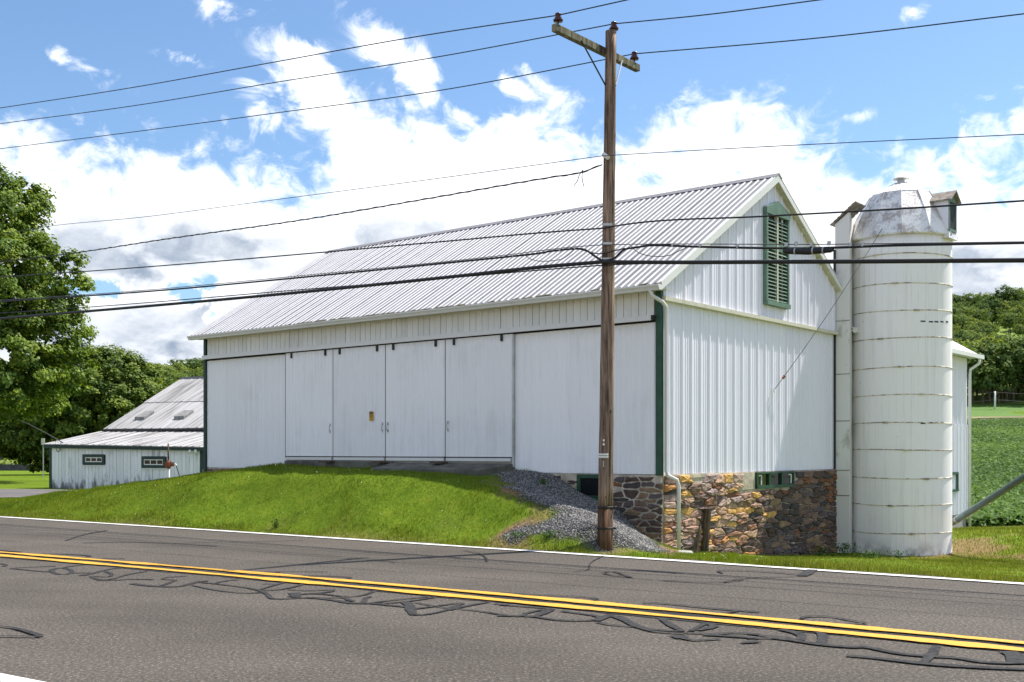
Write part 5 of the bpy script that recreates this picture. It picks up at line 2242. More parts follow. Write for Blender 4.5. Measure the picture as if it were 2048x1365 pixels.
for (w0, w1, v0, v1) in WINS:
    mb = MB()
    f_ = .13
    for a0, a1, c0, c1 in ((w0, w0 + f_, v0, v1), (w1 - f_, w1, v0, v1), (w0 + f_, w1 - f_, v0, v0 + f_), (w0 + f_, w1 - f_, v1 - f_, v1)):
        qbox(mb, a0, a1, -.045, .03, c0, c1)
    wn = obj('window', mb, M['green_deep'], shed)
    mb = MB()
    i0, i1, j0, j1 = w0 + f_, w1 - f_, v0 + f_, v1 - f_
    for a0, a1, c0, c1 in ((i0, i0 + .035, j0, j1), (i1 - .035, i1, j0, j1), (i0 + .035, i1 - .035, j0, j0 + .04), (i0 + .035, i1 - .035, j1 - .04, j1)):
        qbox(mb, a0, a1, -.03, .02, c0, c1)
    for kk in (1, 2):
        m_ = i0 + (i1 - i0) * kk / 3
        qbox(mb, m_ - .02, m_ + .02, -.03, .02, j0 + .04, j1 - .04)
    obj('sash', mb, M['white_trim'], wn)
    mb = MB()
    qbox(mb, i0 + .03, i1 - .03, -.005, .0, j0 + .03, j1 - .03)
    obj('pane', mb, M['glass'], wn)
    mb = MB()
    qbox(mb, w0 - .04, w1 + .04, -.06, -.002, v0 - .05, v0 - .01)
    obj('sill', mb, M['white_trim'], wn)
# roof sheets: lean-to below, steeper roof above
BR0, BR1 = 3.15, 8.45
zbr = 2.42


def shed_sheet(a0, a1, b0, z0a, z0b, b1, z1a, z1b, lift):
    mb = MB()
    n = Vector((0, 0, 1))
    m_ = (a1 - a0)
    pr_ = [(a0, 0), (a0 + m_ * .38, 0), (a0 + m_ * .45, .02), (a0 + m_ * .55, .02), (a0 + m_ * .62, 0), (a1, 0)]
    L = lambda a_, b_: (z0a + (z0b - z0a) * (a_ - a0) / m_) if b_ == 0 else (z1a + (z1b - z1a) * (a_ - a0) / m_)
    for (p, h), (q, g) in zip(pr_[:-1], pr_[1:]):
        mb.face([Q(p, b0, L(p, 0) + h + lift), Q(q, b0, L(q, 0) + g + lift), Q(q, b1, L(q, 1) + g + lift), Q(p, b1, L(p, 1) + h + lift)])
    mb.face([Q(a0, b0, L(a0, 0) - .025), Q(a1, b0, L(a1, 0) - .025), Q(a1, b1, L(a1, 1) - .025), Q(a0, b1, L(a0, 1) - .025)])
    mb.face([Q(a0, b0, L(a0, 0) - .025), Q(a1, b0, L(a1, 0) - .025), Q(a1, b0, L(a1, 0) + lift), Q(a0, b0, L(a0, 0) + lift)])
    obj('roof_sheet', mb, M['shed_roof'], shed)


nsh = 30
ae = np.linspace(-.25, SW + .9, nsh + 1)
for a0, a1 in zip(ae[:-1], ae[1:]):
    shed_sheet(a0 + .003, a1 - .003, -.22, ze(a0), ze(a1), BR0, zbr - .008 * a0, zbr - .008 * a1, rg.random() * .02)
ae = np.linspace(.12, SW + 1.2, 19)
for a0, a1 in zip(ae[:-1], ae[1:]):
    for f0, f1 in ((0, .50), (.49, 1.0)):
        bb0, bb1 = BR0 - .1 + (BR1 - BR0 + .1) * f0, BR0 - .1 + (BR1 - BR0 + .1) * f1
        zz0, zz1 = zbr + .12 + 2.72 * f0, zbr + .12 + 2.72 * f1
        shed_sheet(a0 + .003, a1 - .003, bb0, zz0, zz0, bb1, zz1, zz1, rg.random() * .012 + (.03 if f0 else 0))
mb = MB()
qbox(mb, .05, SW + 1.2, BR0 - .14, BR0 - .06, zbr + .02, zbr + .10)
obj('flashing', mb, M['iron'], shed)
mb = MB()
qbox(mb, .1, SW + 1.2, BR1 - .12, BR1 + .15, zbr + 2.80, zbr + 2.92)
obj('ridge_cap', mb, M['roof'], shed)
for x, y in ((289, 845), (368, 842)):
    b_ = BR0 + 1.1
    o_ = SO + SB * b_
    a_ = (x - 1024) / F
    t = (a_ * o_.y - o_.x) / (SA.x - a_ * SA.y)
    zq = zbr + .12 + 2.72 * (1.2 / 5.4)
    mb = MB()
    sl_ = 2.72 / 5.4
    mb.hexa([Q(t - .30, b_ - .35, zq - .35 * sl_), Q(t + .30, b_ - .35, zq - .35 * sl_), Q(t + .30, b_ + .35, zq + .35 * sl_), Q(t - .30, b_ + .35, zq + .35 * sl_),
             Q(t - .30, b_ - .35, zq - .35 * sl_ + .16), Q(t + .30, b_ - .35, zq - .35 * sl_ + .16), Q(t + .30, b_ + .35, zq + .35 * sl_ + .12), Q(t - .30, b_ + .35, zq + .35 * sl_ + .12)])
    obj('skylight', mb, M['skylight'], shed, bevel=.02)
mb = MB()
mb.tube([Q(SW - .45, -.20, 1.52), Q(SW - .40, -.26, 1.40)], [.05, .07], 8)
mb.tube([Q(SW - .15, -.20, 1.52), Q(SW - .05, -.28, 1.42)], [.05, .06], 8)
obj('floodlight', mb, M['tag_white'], shed)
mb = MB()
for k in range(14):
    pass
q0_ = Q(.55, -.18, 1.72)
mb.tube(smooth_path([q0_, q0_ + Vector((.08, -.03, -.25)), q0_ + Vector((.22, -.03, -.18)), q0_ + Vector((.12, -.02, .03))], 6), .014, 6)
obj('wire_coil', mb, M['iron'], shed)
sw0 = ray(126, 886, 49.6)
mb = MB()
mb.tube(smooth_path([sw0, ray(105, 874, 51), ray(83, 862, 53), ray(30, 838, 57), ray(-60, 815, 62)], 5), .022, 6)
tag(obj('service_wire', mb, M['wire_grey'], smooth=True), 'pale service wire rising left from the shed eave into the trees', 'wire')

# pump on a white pipe in front of the shed
pp0 = ray(337, 965, 41)
pp0.z = Hf(pp0.x, pp0.y)
pump = thing('hand_pump', 'rusty red pump head on a white pipe in front of the shed', 'pump', pp0)
zr_ = lambda y: CAMZ - (y - HZ) / F * 41
zp = zr_(929)
mb = MB()
mb.tube([pp0, Vector((pp0.x, pp0.y, zp - .1))], .052, 12)
obj('pipe', mb, M['pipe_white'], pump, smooth=True)
mb = MB()
mb.tube([Vector((pp0.x, pp0.y, zp)), Vector((pp0.x - .01, pp0.y, zr_(887)))], [.032, .026], 10)
obj('upper_rod', mb, M['post_wood'], pump, smooth=True)
mb = MB()
c0 = Vector((pp0.x, pp0.y, zp))
mb.tube([c0 + Vector((0, 0, -.16)), c0 + Vector((0, 0, -.08)), c0 + Vector((0, 0, .06)), c0 + Vector((0, 0, .15))], [.06, .11, .11, .05], 12)
mb.tube([c0 + Vector((-.12, -.02, .0)), c0 + Vector((.22, -.03, -.02))], [.07, .06], 10)
mb.tube([c0 + Vector((.02, -.1, -.04)), c0 + Vector((.02, .12, -.04))], .06, 10)
obj('pump_head', mb, M['rust'], pump, smooth=False)
mb = MB()
mb.tube([c0 + Vector((.02, -.04, .11)), c0 + Vector((.20, -.05, .05)), c0 + Vector((.25, -.05, .06))], .014, 6)
obj('lever', mb, M['iron'], pump)
mb = MB()
mb.tube([c0 + Vector((.20, -.04, .0)), c0 + Vector((.27, -.05, .02)), c0 + Vector((.31, -.05, -.05))], .028, 8)
obj('nozzle', mb, M['tag_white'], pump)
mb = MB()
mb.tube([c0 + Vector((.29, -.05, -.02)), c0 + Vector((.36, -.06, -.22)), c0 + Vector((.45, -.06, -.52)), c0 + Vector((.50, -.06, -.75))], .016, 8)
obj('hose', mb, M['cable_black'], pump)

# road sign, seen from behind, far left
sp = ray(86.5, 918, 68)
sp.z = Hf(sp.x, sp.y)
rs = thing('road_sign', 'white square sign on a thin post left of the shed', 'sign', sp)
zq = lambda y: CAMZ - (y - HZ) / F * 68
mb = MB()
mb.tube([sp, Vector((sp.x, sp.y, zq(880)))], .035, 8)
obj('post', mb, M['galv'], rs)
mb = MB()
xw = .11
mb.hexa([Vector((sp.x - xw, sp.y - .05, zq(890))), Vector((sp.x + xw, sp.y - .05, zq(890))), Vector((sp.x + xw, sp.y - .03, zq(890))), Vector((sp.x - xw, sp.y - .03, zq(890))),
         Vector((sp.x - xw, sp.y - .05, zq(877))), Vector((sp.x + xw, sp.y - .05, zq(877))), Vector((sp.x + xw, sp.y - .03, zq(877))), Vector((sp.x - xw, sp.y - .03, zq(877)))])
obj('panel', mb, M['tag_white'], rs)

# low dark wall with a crop row behind it, far left
mb = MB()
wz = Hf(-50, 118)
mb.prism([Vector((-95, 117, wz - .4)), Vector((-95, 118.2, wz - .4)), Vector((-95, 118.2, wz + .62)), Vector((-95, 117.4, wz + .66))], Vector((60, 0, 0)))
tag(obj('retaining_wall', mb, plain('dark_wall', (.045, .045, .05), .9, var=.4, scale=2, bump=.5)), 'low dark wall across the far lawn behind the shed', 'wall')

# fence post stub before the stone wall
fp = hit(1409, 1108)
post = thing('wooden_post', 'stout weathered post stub leaning before the stone wall', 'post', fp)
mb = MB()
tp = ray(1416, 1018, fp.y + .04)
ln_ = (tp - fp)
rr = .075
pts = [fp - ln_ * .1, fp + ln_ * .3, fp + ln_ * .7, tp]
mb.tube(pts, [rr * 1.05, rr, rr * .97, rr * .93], 9)
obj('stub', mb, M['post_wood'], post)
fp2 = hit(1392, 1108)
mb = MB()
tp2 = ray(1401, 1048, fp2.y + .08)
mb.tube([fp2 - (tp2 - fp2) * .1, fp2.lerp(tp2, .4) + Vector((-.02, 0, 0)), fp2.lerp(tp2, .8), tp2], [.05, .045, .035, .012], 6)
tag(obj('wooden_stake', mb, M['post_wood'], None), 'thin split stake leaning beside the stout post stub', 'stake')
sl0 = hit(1370, 1106)
mb = MB()
for (x0_, y0_, z0_) in ((0, 0, 0),):
    mb.hexa([sl0 + Vector(q) for q in ((-.15, -.10, -.05), (.15, -.12, -.05), (.17, .14, -.05), (-.12, .16, -.05), (-.13, -.06, .02), (.12, -.09, .01), (.13, .10, .03), (-.10, .11, .045))])
tag(obj('flat_stone', mb, M['concrete'], bevel=.02), 'pale flat stone in the grass at the wall foot by the downspout', 'stone')

# far pole with two wires in the right-hand field
fz = 176.0
b0 = ray(1990, 834, fz)
b0.z = Hf(b0.x, b0.y) if fz < 186 else b0.z
tpz = ray(1990, 783, fz).z
fpole = thing('field_pole', 'thin pale pole standing in the far green field', 'utility pole', b0)
mb = MB()
mb.tube([b0 - Vector((0, 0, .3)), Vector((b0.x, b0.y, tpz))], [.17, .13], 8)
obj('shaft', mb, M['tag_white'], fpole, smooth=True)
for dy, lab in ((0.15, 'upper thin wire on the far field pole'), (1.35, 'lower thin wire on the far field pole')):
    z_ = tpz - dy
    mb = MB()
    cen = Vector((b0.x, b0.y, z_))
    pts = [cen + Vector((-60 + 60 * f, 18 - 18 * f, -2.6 * (1 - f) - 1.2 * math.sin(math.pi * f))) for f in np.linspace(0, 1, 8)] + [cen + Vector((40 * f, -2 * f, -.2 * f - .8 * math.sin(math.pi * f))) for f in np.linspace(.1, 1, 7)]
    mb.tube(pts, .022, 5)
    tag(obj('field_wire', mb, M['wire_grey']), lab, 'wire', 'wires on the field pole')


# ------------------------------------------------------------------ hill, field path, far ground
def hill_zone(a):
    """slope of the ridge ground line seen at direction a = X/Y"""
    return np.interp(a, [-.9, -.46, -.33, -.28, -.1, .15, .34, .40, .46, .6, .9], [.048, .050, .058, .063, .082, .105, .112, .116, .124, .130, .12])


def hill_z(x, y):
    a = x / y
    base = np.interp(a, [-.9, -.3, 0, .3, .36, .42, .5, .9], [2.6, 3.2, 6.0, 7.5, 8.6, 9.0, 9.3, 9.5])
    yr = np.interp(a, [-.9, -.2, .2, .4, .9], [420, 420, 340, 300, 300])
    top = CAMZ + hill_zone(a) * yr
    f = np.clip((y - 183) / (yr - 183), 0, 1.6)
    prof = np.where(f < 1, f ** 1.15, 1 - .25 * (f - 1) ** 2)
    return base + (top - base) * prof


hx = np.linspace(-420, 420, 120)
# the hill is laid out on rays so that its near edge meets the field
av = np.linspace(-.95, .95, 150)
yv = np.concatenate([np.linspace(184, 440, 42), np.linspace(460, 620, 6)])
AV, YV = np.meshgrid(av, yv)
HXg, HYg = (AV * YV).ravel(), YV.ravel()
HZg = hill_z(HXg, HYg)
nn = len(av)
i_ = (np.arange(len(yv) - 1)[:, None] * nn + np.arange(nn - 1)[None]).ravel()
me = bpy.data.meshes.new('hills')
me.from_pydata(np.stack([HXg, HYg, HZg - .05], 1).tolist(), [], np.stack([i_, i_ + 1, i_ + nn + 1, i_ + nn], 1).tolist())
me.polygons.foreach_set('use_smooth', [True] * len(me.polygons))
me.materials.append(M['hill'])
hills = bpy.data.objects.new('hills', me)
COL.objects.link(hills)
structure(hills)

# bean field sheet and its path, laid on the ground to the right
fa = np.linspace(.33, .75, 60)
fy = np.concatenate([np.linspace(33, 60, 28), np.linspace(62, 183, 50)])
FA, FY = np.meshgrid(fa, fy)
FX = (FA * FY).ravel()
ok = FX > 14
fzv = H(FX, FY.ravel()) + .02
nn = len(fa)
i_ = (np.arange(len(fy) - 1)[:, None] * nn + np.arange(nn - 1)[None]).ravel()
qs = np.stack([i_, i_ + 1, i_ + nn + 1, i_ + nn], 1)
qs = qs[ok[qs].all(1)]
me = bpy.data.meshes.new('field')
me.from_pydata(np.stack([FX, FY.ravel(), fzv], 1).tolist(), [], qs.tolist())
me.polygons.foreach_set('use_smooth', [True] * len(me.polygons))
me.materials.append(M['field'])
fo = bpy.data.objects.new('field', me)
COL.objects.link(fo)
structure(fo)
for nm, off0, off1, mt_, lift in (('farm_lane', 0, 3.4, M['driveway'], .05), ('lane_bank', 3.4, 8.5, plain('bank_soil', (.17, .15, .06), .95, var=.4, scale=.6), .12)):
    v, f = [], []
    for i, x in enumerate(np.linspace(30, 140, 60)):
        yb = 148 + (x - 62) * .12
        for o_ in (off0, off1):
            v.append((x, yb + o_, Hf(x, yb + o_) + lift))
        if i:
            f.append((2 * i - 2, 2 * i, 2 * i + 1, 2 * i - 1))
    me = bpy.data.meshes.new(nm)
    me.from_pydata(v, [], f)
    me.materials.append(mt_)
    o = bpy.data.objects.new(nm, me)
    COL.objects.link(o)
    structure(o)


# ------------------------------------------------------------------ foliage
def rand_dirs(n, rg):
    v = rg.normal(size=(n, 3))
    return v / np.linalg.norm(v, axis=1, keepdims=True)


def leaf_quads(cen, nrm, size, rg, aspect=.8):
    n = len(cen)
    ref = rand_dirs(n, rg)
    u = np.cross(nrm, ref)
    u /= np.linalg.norm(u, axis=1, keepdims=True) + 1e-9
    v = np.cross(nrm, u)
    s = (size * (.6 + .8 * rg.random(n)))[:, None]
    a = cen - u * s * .5
    b = cen + v * s * .5 * aspect - nrm * s * .10
    c_ = cen + u * s * .5
    d = cen - v * s * .5 * aspect - nrm * s * .10
    return np.stack([a, b, c_, d], 1).reshape(-1, 3)


def crown(lobes, n_clump, per, clump_r, leaf, rg, hollow=.55, droop=.25):
    """lobes: (cx,cy,cz,rx,ry,rz). Leaf clumps through the outer part of every lobe."""
    lob = np.array(lobes, float)
    vol = lob[:, 3] * lob[:, 4] + lob[:, 4] * lob[:, 5]
    pick = rg.choice(len(lob), n_clump, p=vol / vol.sum())
    d = rand_dirs(n_clump, rg)
    r = hollow + (1.03 - hollow) * rg.random(n_clump) ** .5
    c0 = lob[pick, :3] + d * r[:, None] * lob[pick, 3:6]
    cr = clump_r * (.6 + .9 * rg.random(n_clump))
    tone_c = rg.random(n_clump)
    idx = np.repeat(np.arange(n_clump), per)
    e = rand_dirs(len(idx), rg) * (rg.random(len(idx)) ** .45)[:, None]
    e[:, 2] *= .62
    p = c0[idx] + e * cr[idx][:, None]
    out = d[idx] * .55 + e * .5 + rand_dirs(len(idx), rg) * .55 + np.array([0, 0, .55])
    out /= np.linalg.norm(out, axis=1, keepdims=True)
    p[:, 2] -= droop * cr[idx] * (e[:, 0] ** 2 + e[:, 1] ** 2)
    q = leaf_quads(p, out, np.full(len(idx), leaf), rg)
    tone = np.clip(tone_c[idx] * .8 + rg.random(len(idx)) * .3, 0, 1)
    return q, tone


def limbs(base, height, spread, n, rg, r0):
    mb = MB()
    base = Vector(base)
    top = base + Vector((0, 0, height))
    pts = [base - Vector((0, 0, .3)), base + Vector((.02 * height, 0, height * .35)), base + Vector((-.01 * height, .01 * height, height * .7)), top]
    mb.tube(pts, [r0 * 1.25, r0 * .85, r0 * .5, r0 * .12], 10)
    for k in range(n):
        f = .28 + .6 * k / n
        a = rg.random() * 6.28
        st = base + Vector((0, 0, height * f))
        ln = spread * (1 - f * .5)
        e = st + Vector((math.cos(a) * ln, math.sin(a) * ln, ln * .55))
        m_ = st.lerp(e, .5) + Vector((0, 0, ln * .12))
        rr_ = r0 * (.55 - .35 * f)
        mb.tube([st, m_, e], [rr_, rr_ * .6, rr_ * .15], 6)
    return mb


rg = np.random.default_rng(31)
# big maple at the left edge
Zm = 58.0


def at(x, y, Z=Zm):
    p = ray(x, y, Z)
    return p


lobes = []
for x, y, rxp, rzp in [(-70, 420, 130, 105), (-10, 425, 80, 85), (30, 390, 40, 45), (-60, 560, 165, 120), (60, 560, 92, 85), (95, 530, 60, 55), (20, 500, 80, 70), (-40, 690, 170, 115), (70, 660, 75, 70), (40, 740, 100, 80),
                       (-80, 780, 150, 60), (100, 735, 55, 50), (-150, 600, 160, 200), (55, 612, 85, 60)]:
    p = at(x, y)
    dy = rg.normal() * 1.6
    lobes.append((p.x, p.y + dy, p.z, rxp / F * Zm, max(rxp / F * Zm, 1.6) * 1.05, rzp / F * Zm))
q, tone = crown(lobes, 1250, 112, .52, .18, rg, .66)
tb = Vector((at(-75, 800).x, Zm, 0))
tb.z = Hf(tb.x, tb.y)
maple = thing('maple_tree', 'large sunlit maple rising at the left edge behind the shed', 'tree', tb)
q -= np.array(tb)
np_mesh('crown', q, 4, M['leaf_maple'], tone, maple)
obj('trunk', limbs(tb, 12, 5.0, 11, rg, .55), M['bark'], maple, smooth=True)
# rounded tree between maple and shed roof
Zr = 82.0
lobes = []
for x, y, rxp, rzp in [(195, 830, 142, 135), (150, 790, 90, 95), (245, 800, 85, 92), (285, 850, 55, 80), (110, 850, 90, 90), (200, 760, 70, 65), (60, 800, 80, 80), (20, 850, 90, 60)]:
    p = at(x, y, Zr)
    lobes.append((p.x, p.y + rg.normal() * 1.2, p.z, rxp / F * Zr, rxp / F * Zr, rzp / F * Zr))
q, tone = crown(lobes, 1050, 92, .60, .225, rg, .75)
tb = Vector((at(190, 900, Zr).x, Zr, 0))
tb.z = Hf(tb.x, tb.y)
rnd = thing('round_tree', 'dense rounded green tree directly behind the shed roof', 'tree', tb)
q -= np.array(tb)
np_mesh('crown', q, 4, M['leaf_round'], tone, rnd)
obj('trunk', limbs(tb, 7.5, 3.5, 8, rg, .4), M['bark'], rnd, smooth=True)
# brush and small trees at the far left, under the maple
for k, (x, y, rxp, rzp, Z, lab) in enumerate([(-15, 850, 40, 60, 150, 'bright loose small tree at the far left edge under the maple'), (22, 880, 26, 40, 142, 'small slanting tree with a pale bare trunk at the far left'),
                                              (55, 872, 34, 44, 148, 'bushy green shrub tree between pale trunk and road sign'), (95, 880, 32, 38, 146, 'dark green bush behind the white road sign'),
                                              (48, 848, 26, 34, 168, 'blue-green conifer-like tree rising behind the bushy shrub'), (135, 880, 40, 40, 150, 'low dark bush hidden behind the left shed corner'),
                                              (-60, 850, 50, 60, 152, 'leafy small tree just beyond the left picture edge')]):
    p = ray(x, y, Z)
    R_, RZ_ = rxp / F * Z, rzp / F * Z
    b = Vector((p.x, p.y, Hf(p.x, p.y)))
    tr = thing('small_tree', lab, 'tree', b)
    lb = [(0, 0, p.z - b.z, R_, R_, RZ_ * .8), (R_ * .3, 0, p.z - b.z + RZ_ * .3, R_ * .6, R_ * .6, RZ_ * .6), (-R_ * .4, 0, p.z - b.z - RZ_ * .3, R_ * .7, R_ * .7, RZ_ * .6)]
    q, tone = crown(lb, 110, 26, .55, .42, rg, .5)
    np_mesh('crown', q, 4, M['leaf_brush'], tone, tr)
    mb = MB()
    lean = 1.5 if k == 1 else .2
    mb.tube([b - Vector((lean, 0, .3)), b + Vector((-lean * .4, 0, (p.z - b.z) * .5)), b + Vector((.1, 0, (p.z - b.z) * 1.1))], [.20, .15, .06], 7)
    obj('trunk', mb, M['bark_pale'] if k == 1 else M['bark'], tr, smooth=True)
# crop row on top of the dark wall
n = 5200
cx = rg.uniform(-90, -38, n)
cy = rg.uniform(118.4, 127, n)
czz = H(cx, cy) + .45 + rg.random(n) * .42
nr = rand_dirs(n, rg) * .6 + np.array([0, -.2, .8])
nr /= np.linalg.norm(nr, axis=1, keepdims=True)
q = leaf_quads(np.stack([cx, cy, czz], 1), nr, np.full(n, .42), rg)
o = np_mesh('crop_row', q, 4, M['crop_leaf'], rg.random(n))
tag(o, 'pale green crop row along the top of the far dark wall', 'crop')
o['kind'] = 'stuff'

# hillside trees: six crowns, many individual trees
protos = []
for k in range(7):
    hgt = 1.0
    tall = k in (0, 1, 5)
    lb = []
    zc = .74 if tall else .56
    rz = .26 if tall else .40
    nl = 7
    for j in range(nl):
        a = 6.28 * j / nl + rg.random()
        rr_ = .16 + .08 * rg.random()
        lb.append((math.cos(a) * rr_, math.sin(a) * rr_, zc + (rg.random() - .45) * rz, .20 + .08 * rg.random(), .20 + .08 * rg.random(), .17 + .08 * rg.random()))
    lb.append((0, 0, zc + rz * .55, .22, .22, .18))
    q, tone = crown(lb, 190, 15, .075, .052, rg, .6)
    cm = np_mesh('crown', q, 4, M['leaf_hill'], tone, link_it=False)
    tm = mesh_from(limbs((0, 0, 0), .8, .28, 5, rg, .025), 'trunk', Vector((0, 0, 0)), True)
    tm.materials.append(M['bark'])
    protos.append((cm, tm))


def hill_tree(x, y, h, label, group, wid=1.0, pk=None):
    z = float(hill_z(np.array([x]), np.array([y]))[0]) if y > 184 else Hf(x, y)
    cm, tm = protos[pk if pk is not None else int(rg.integers(len(protos)))]
    t = thing('hill_tree', label, 'tree', (x, y, z - .1), group)
    rz = rg.random() * 6.28
    for nm, m_ in (('crown', cm), ('trunk', tm)):
        o = bpy.data.objects.new(nm, m_)
        COL.objects.link(o)
        o.parent = t
        o.rotation_euler = (0, 0, rz)
        o.scale = (h * wid, h * wid, h)


LBR = 'leafy tree among the woods covering the hillside at right'
GR = 'trees on the right hillside'
cnt = 0
tries = 0
used = []
while cnt < 185 and tries < 4000:
    tries += 1
    a = rg.uniform(.385, .53)
    f = rg.random() ** .8
    y = 186 + f * 118
    x = a * y
    # open, grassy clearing high on the slope
    gx, gy = (1024 + a * F), y
    if 1980 < gx < 2090 and 232 < y < 282 and rg.random() < .9:
        continue
    if any((x - u) ** 2 + (y - v) ** 2 < 6.5 for u, v in used):
        continue
    used.append((x, y))
    h = rg.uniform(4.2, 7.0) if y > 206 else rg.uniform(6.5, 10)
    hill_tree(x, y, h, LBR, GR, rg.uniform(.85, 1.15))
    cnt += 1
for a in np.arange(.388, .53, .0115):
    hill_tree((a + rg.normal() * .001) * 300, 300 + rg.normal() * 3, rg.uniform(6.0, 8.6), 'tall tree on the ridge line of the right hill', 'trees along the right ridge', rg.uniform(.9, 1.15), int(rg.choice([0, 1, 5])))
for a in np.arange(.392, .54, .008):
    hill_tree(a * 187, 187.5 + rg.normal() * 1.0, rg.uniform(7, 11.5), 'dark leafy tree at the foot of the right hill beside the field', 'trees along the field edge', rg.uniform(.8, 1.0))
for i in range(52):
    a = rg.uniform(-.36, -.255)
    y = 330 + rg.random() * 92
    hill_tree(a * y, y, rg.uniform(6, 9.5), 'small distant tree on the wooded hill behind the shed roof', 'trees on the far left hill', rg.uniform(1.3, 1.7))
for i in range(26):
    a = rg.uniform(-.5, -.36)
    y = 190 + rg.random() * 60
    hill_tree(a * y, y, rg.uniform(5, 8), 'background tree of the far wood behind the maple', 'trees behind the maple', rg.uniform(1.0, 1.3))

# the same woods going on, hidden from here by the barn
lb = []
for i in range(310):
    a = rg.uniform(.16, .38) if i < 110 else (rg.uniform(-.25, -.08) if i < 170 else rg.uniform(.53, .66))
    y = (196 + rg.random() * 105) if (i < 110 or i >= 170) else 330 + rg.random() * 90
    if i >= 230:
        a, y = rg.uniform(-.38, -.25), rg.uniform(300, 400)
    z = float(hill_z(np.array([a * y]), np.array([y]))[0])
    r_ = rg.uniform(2.2, 3.6)
    lb.append((a * y, y, z + r_ * 1.1, r_, r_, r_ * 1.2))
q, tone = crown(lb, 4300, 14, 1.1, .75, rg, .6)
o = np_mesh('far_woods', q, 4, M['leaf_hill'], tone)
tag(o, 'continuous far woodland on the hill behind barn and silo', 'woods')
o['kind'] = 'stuff'
# bean leaves on the near half of the field
n = 130000
u = rg.random(n)
Y_ = 34 + 112 * u ** 1.5
a = rg.uniform(.37, .60, n)
X_ = a * Y_
row = (np.round((Y_ - X_ * .12) / .75) * .75 + X_ * .12 + rg.normal(size=n) * .16)
Y2 = np.where(rg.random(n) < .7, row, Y_)
d_ok = (Y2 - X_ * .12 > 31.5) & (Y2 < 147)
X_, Y2 = X_[d_ok], Y2[d_ok]
n = len(X_)
nr = rand_dirs(n, rg) * .5 + np.array([0, -.25, .8])
nr /= np.linalg.norm(nr, axis=1, keepdims=True)
zz = H(X_, Y2) + .08 + .28 * rg.random(n)
q = leaf_quads(np.stack([X_, Y2, zz], 1), nr, .10 + .0014 * Y2, rg)
o = np_mesh('bean_plants', q, 4, M['soy'], np.clip(vnoise(X_, Y2, .12, 8) * .7 + rg.random(n) * .35, 0, 1))
tag(o, 'dense rows of green bean plants covering the field', 'crop')
o['kind'] = 'stuff'


# grass
def blades(x, y, z, h, wd, rg, lean=.5):
    n = len(x)
    a = rg.random(n) * 6.283
    ca, sa = np.cos(a), np.sin(a)
    le = h * lean * rg.random(n)
    b = rg.random(n) * 6.283
    base1 = np.stack([x - ca * wd, y - sa * wd, z - .01], 1)
    base2 = np.stack([x + ca * wd, y + sa * wd, z - .01], 1)
    tip = np.stack([x + np.cos(b) * le, y + np.sin(b) * le, z + h], 1)
    return np.stack([base1, base2, tip], 1).reshape(-1, 3)


def inside_barn(x, y, pad=.03):
    dx, dy = x - C.x, y - C.y
    t = dx * U.x + dy * U.y
    s = dx * W.x + dy * W.y
    barn_ = (t > -pad) & (t < TL + .1) & (s > -pad) & (s < SR + .1)
    wing_ = (t > -pad) & (s > SR) & (s < S2)
    chute_ = (t > CT0 - pad) & (t < .1) & (s > CS0 - .05) & (s < CS1)
    slab = (t > tj[0] + .05) & (t < t_of(850)) & (s > -.62) & (s < 0)
    return barn_ | wing_ | chute_ | slab


def scatter(x0, x1, y0, y1, dens, rg):
    n = int((x1 - x0) * (y1 - y0) * dens)
    return rg.uniform(x0, x1, n), rg.uniform(y0, y1, n)


def grass_mask(x, y):
    e = (y - Y_EDGE(x)) * .83
    m = (e > .34) & (np.abs(x / y) < .56) & ~inside_barn(x, y) & (np.hypot(x - SILO.x, y - SILO.y) > RS + .02)
    m &= ~in_poly(x, y, DRIVE)
    bare = np.maximum(a_gravel(x, y), a_dirt(x, y) * .93)
    m &= rg.random(len(x)) > bare * 1.0
    dx, dy = x - SO.x, y - SO.y
    a_ = dx * SA.x + dy * SA.y
    b_ = dx * SB.x + dy * SB.y
    m &= ~((a_ > 0) & (a_ < 10) & (b_ > 0) & (b_ < 9))
    return m, e


x, y = scatter(-15, 4.5, 14.5, 31, 1500, rg)
x2, y2 = scatter(-20, -2, 26, 36, 500, rg)
x, y = np.concatenate([x, x2]), np.concatenate([y, y2])
m, e = grass_mask(x, y)
x, y, e = x[m], y[m], e[m]
z = H(x, y)
tn = np.clip(vnoise(x, y, .4, 1) * .45 + vnoise(x, y, 1.6, 2) * .45 + vnoise(x, y, 5.0, 22) * .25 - .12 + rg.random(len(x)) * .25 + .35 * np.exp(-np.maximum(e - .3, 0) / .5), 0, 1)
edge = np.exp(-np.maximum(e - .35, 0) / .35)
h = (.018 + .020 * rg.random(len(x))) * (1 + edge * 1.2) * (1 + .5 * (y > 26)) * (1 + .9 * sstep(vnoise(x, y, 2.6, 41), .62, .85))
o = np_mesh('lawn_grass', blades(x, y, z, h, .0055 + .003 * (y > 24), rg), 3, M['grass_blade'], tn)
tag(o, 'short mown bright green grass on the bank in front of the barn', 'grass')
o['kind'] = 'stuff'
# clover heads
k = rg.random(len(x)) < .0016
cx, cy, cz = x[k], y[k], z[k] + .04
q = leaf_quads(np.stack([cx, cy, cz], 1), np.tile([0, -.5, .85], (len(cx), 1)), np.full(len(cx), .018), rg)
o = np_mesh('clover', q, 4, plain('clover_white', (.62, .62, .5), .8), np.ones(len(cx)))
tag(o, 'tiny pale clover heads dotted over the mown bank', 'clover')
o['kind'] = 'stuff'
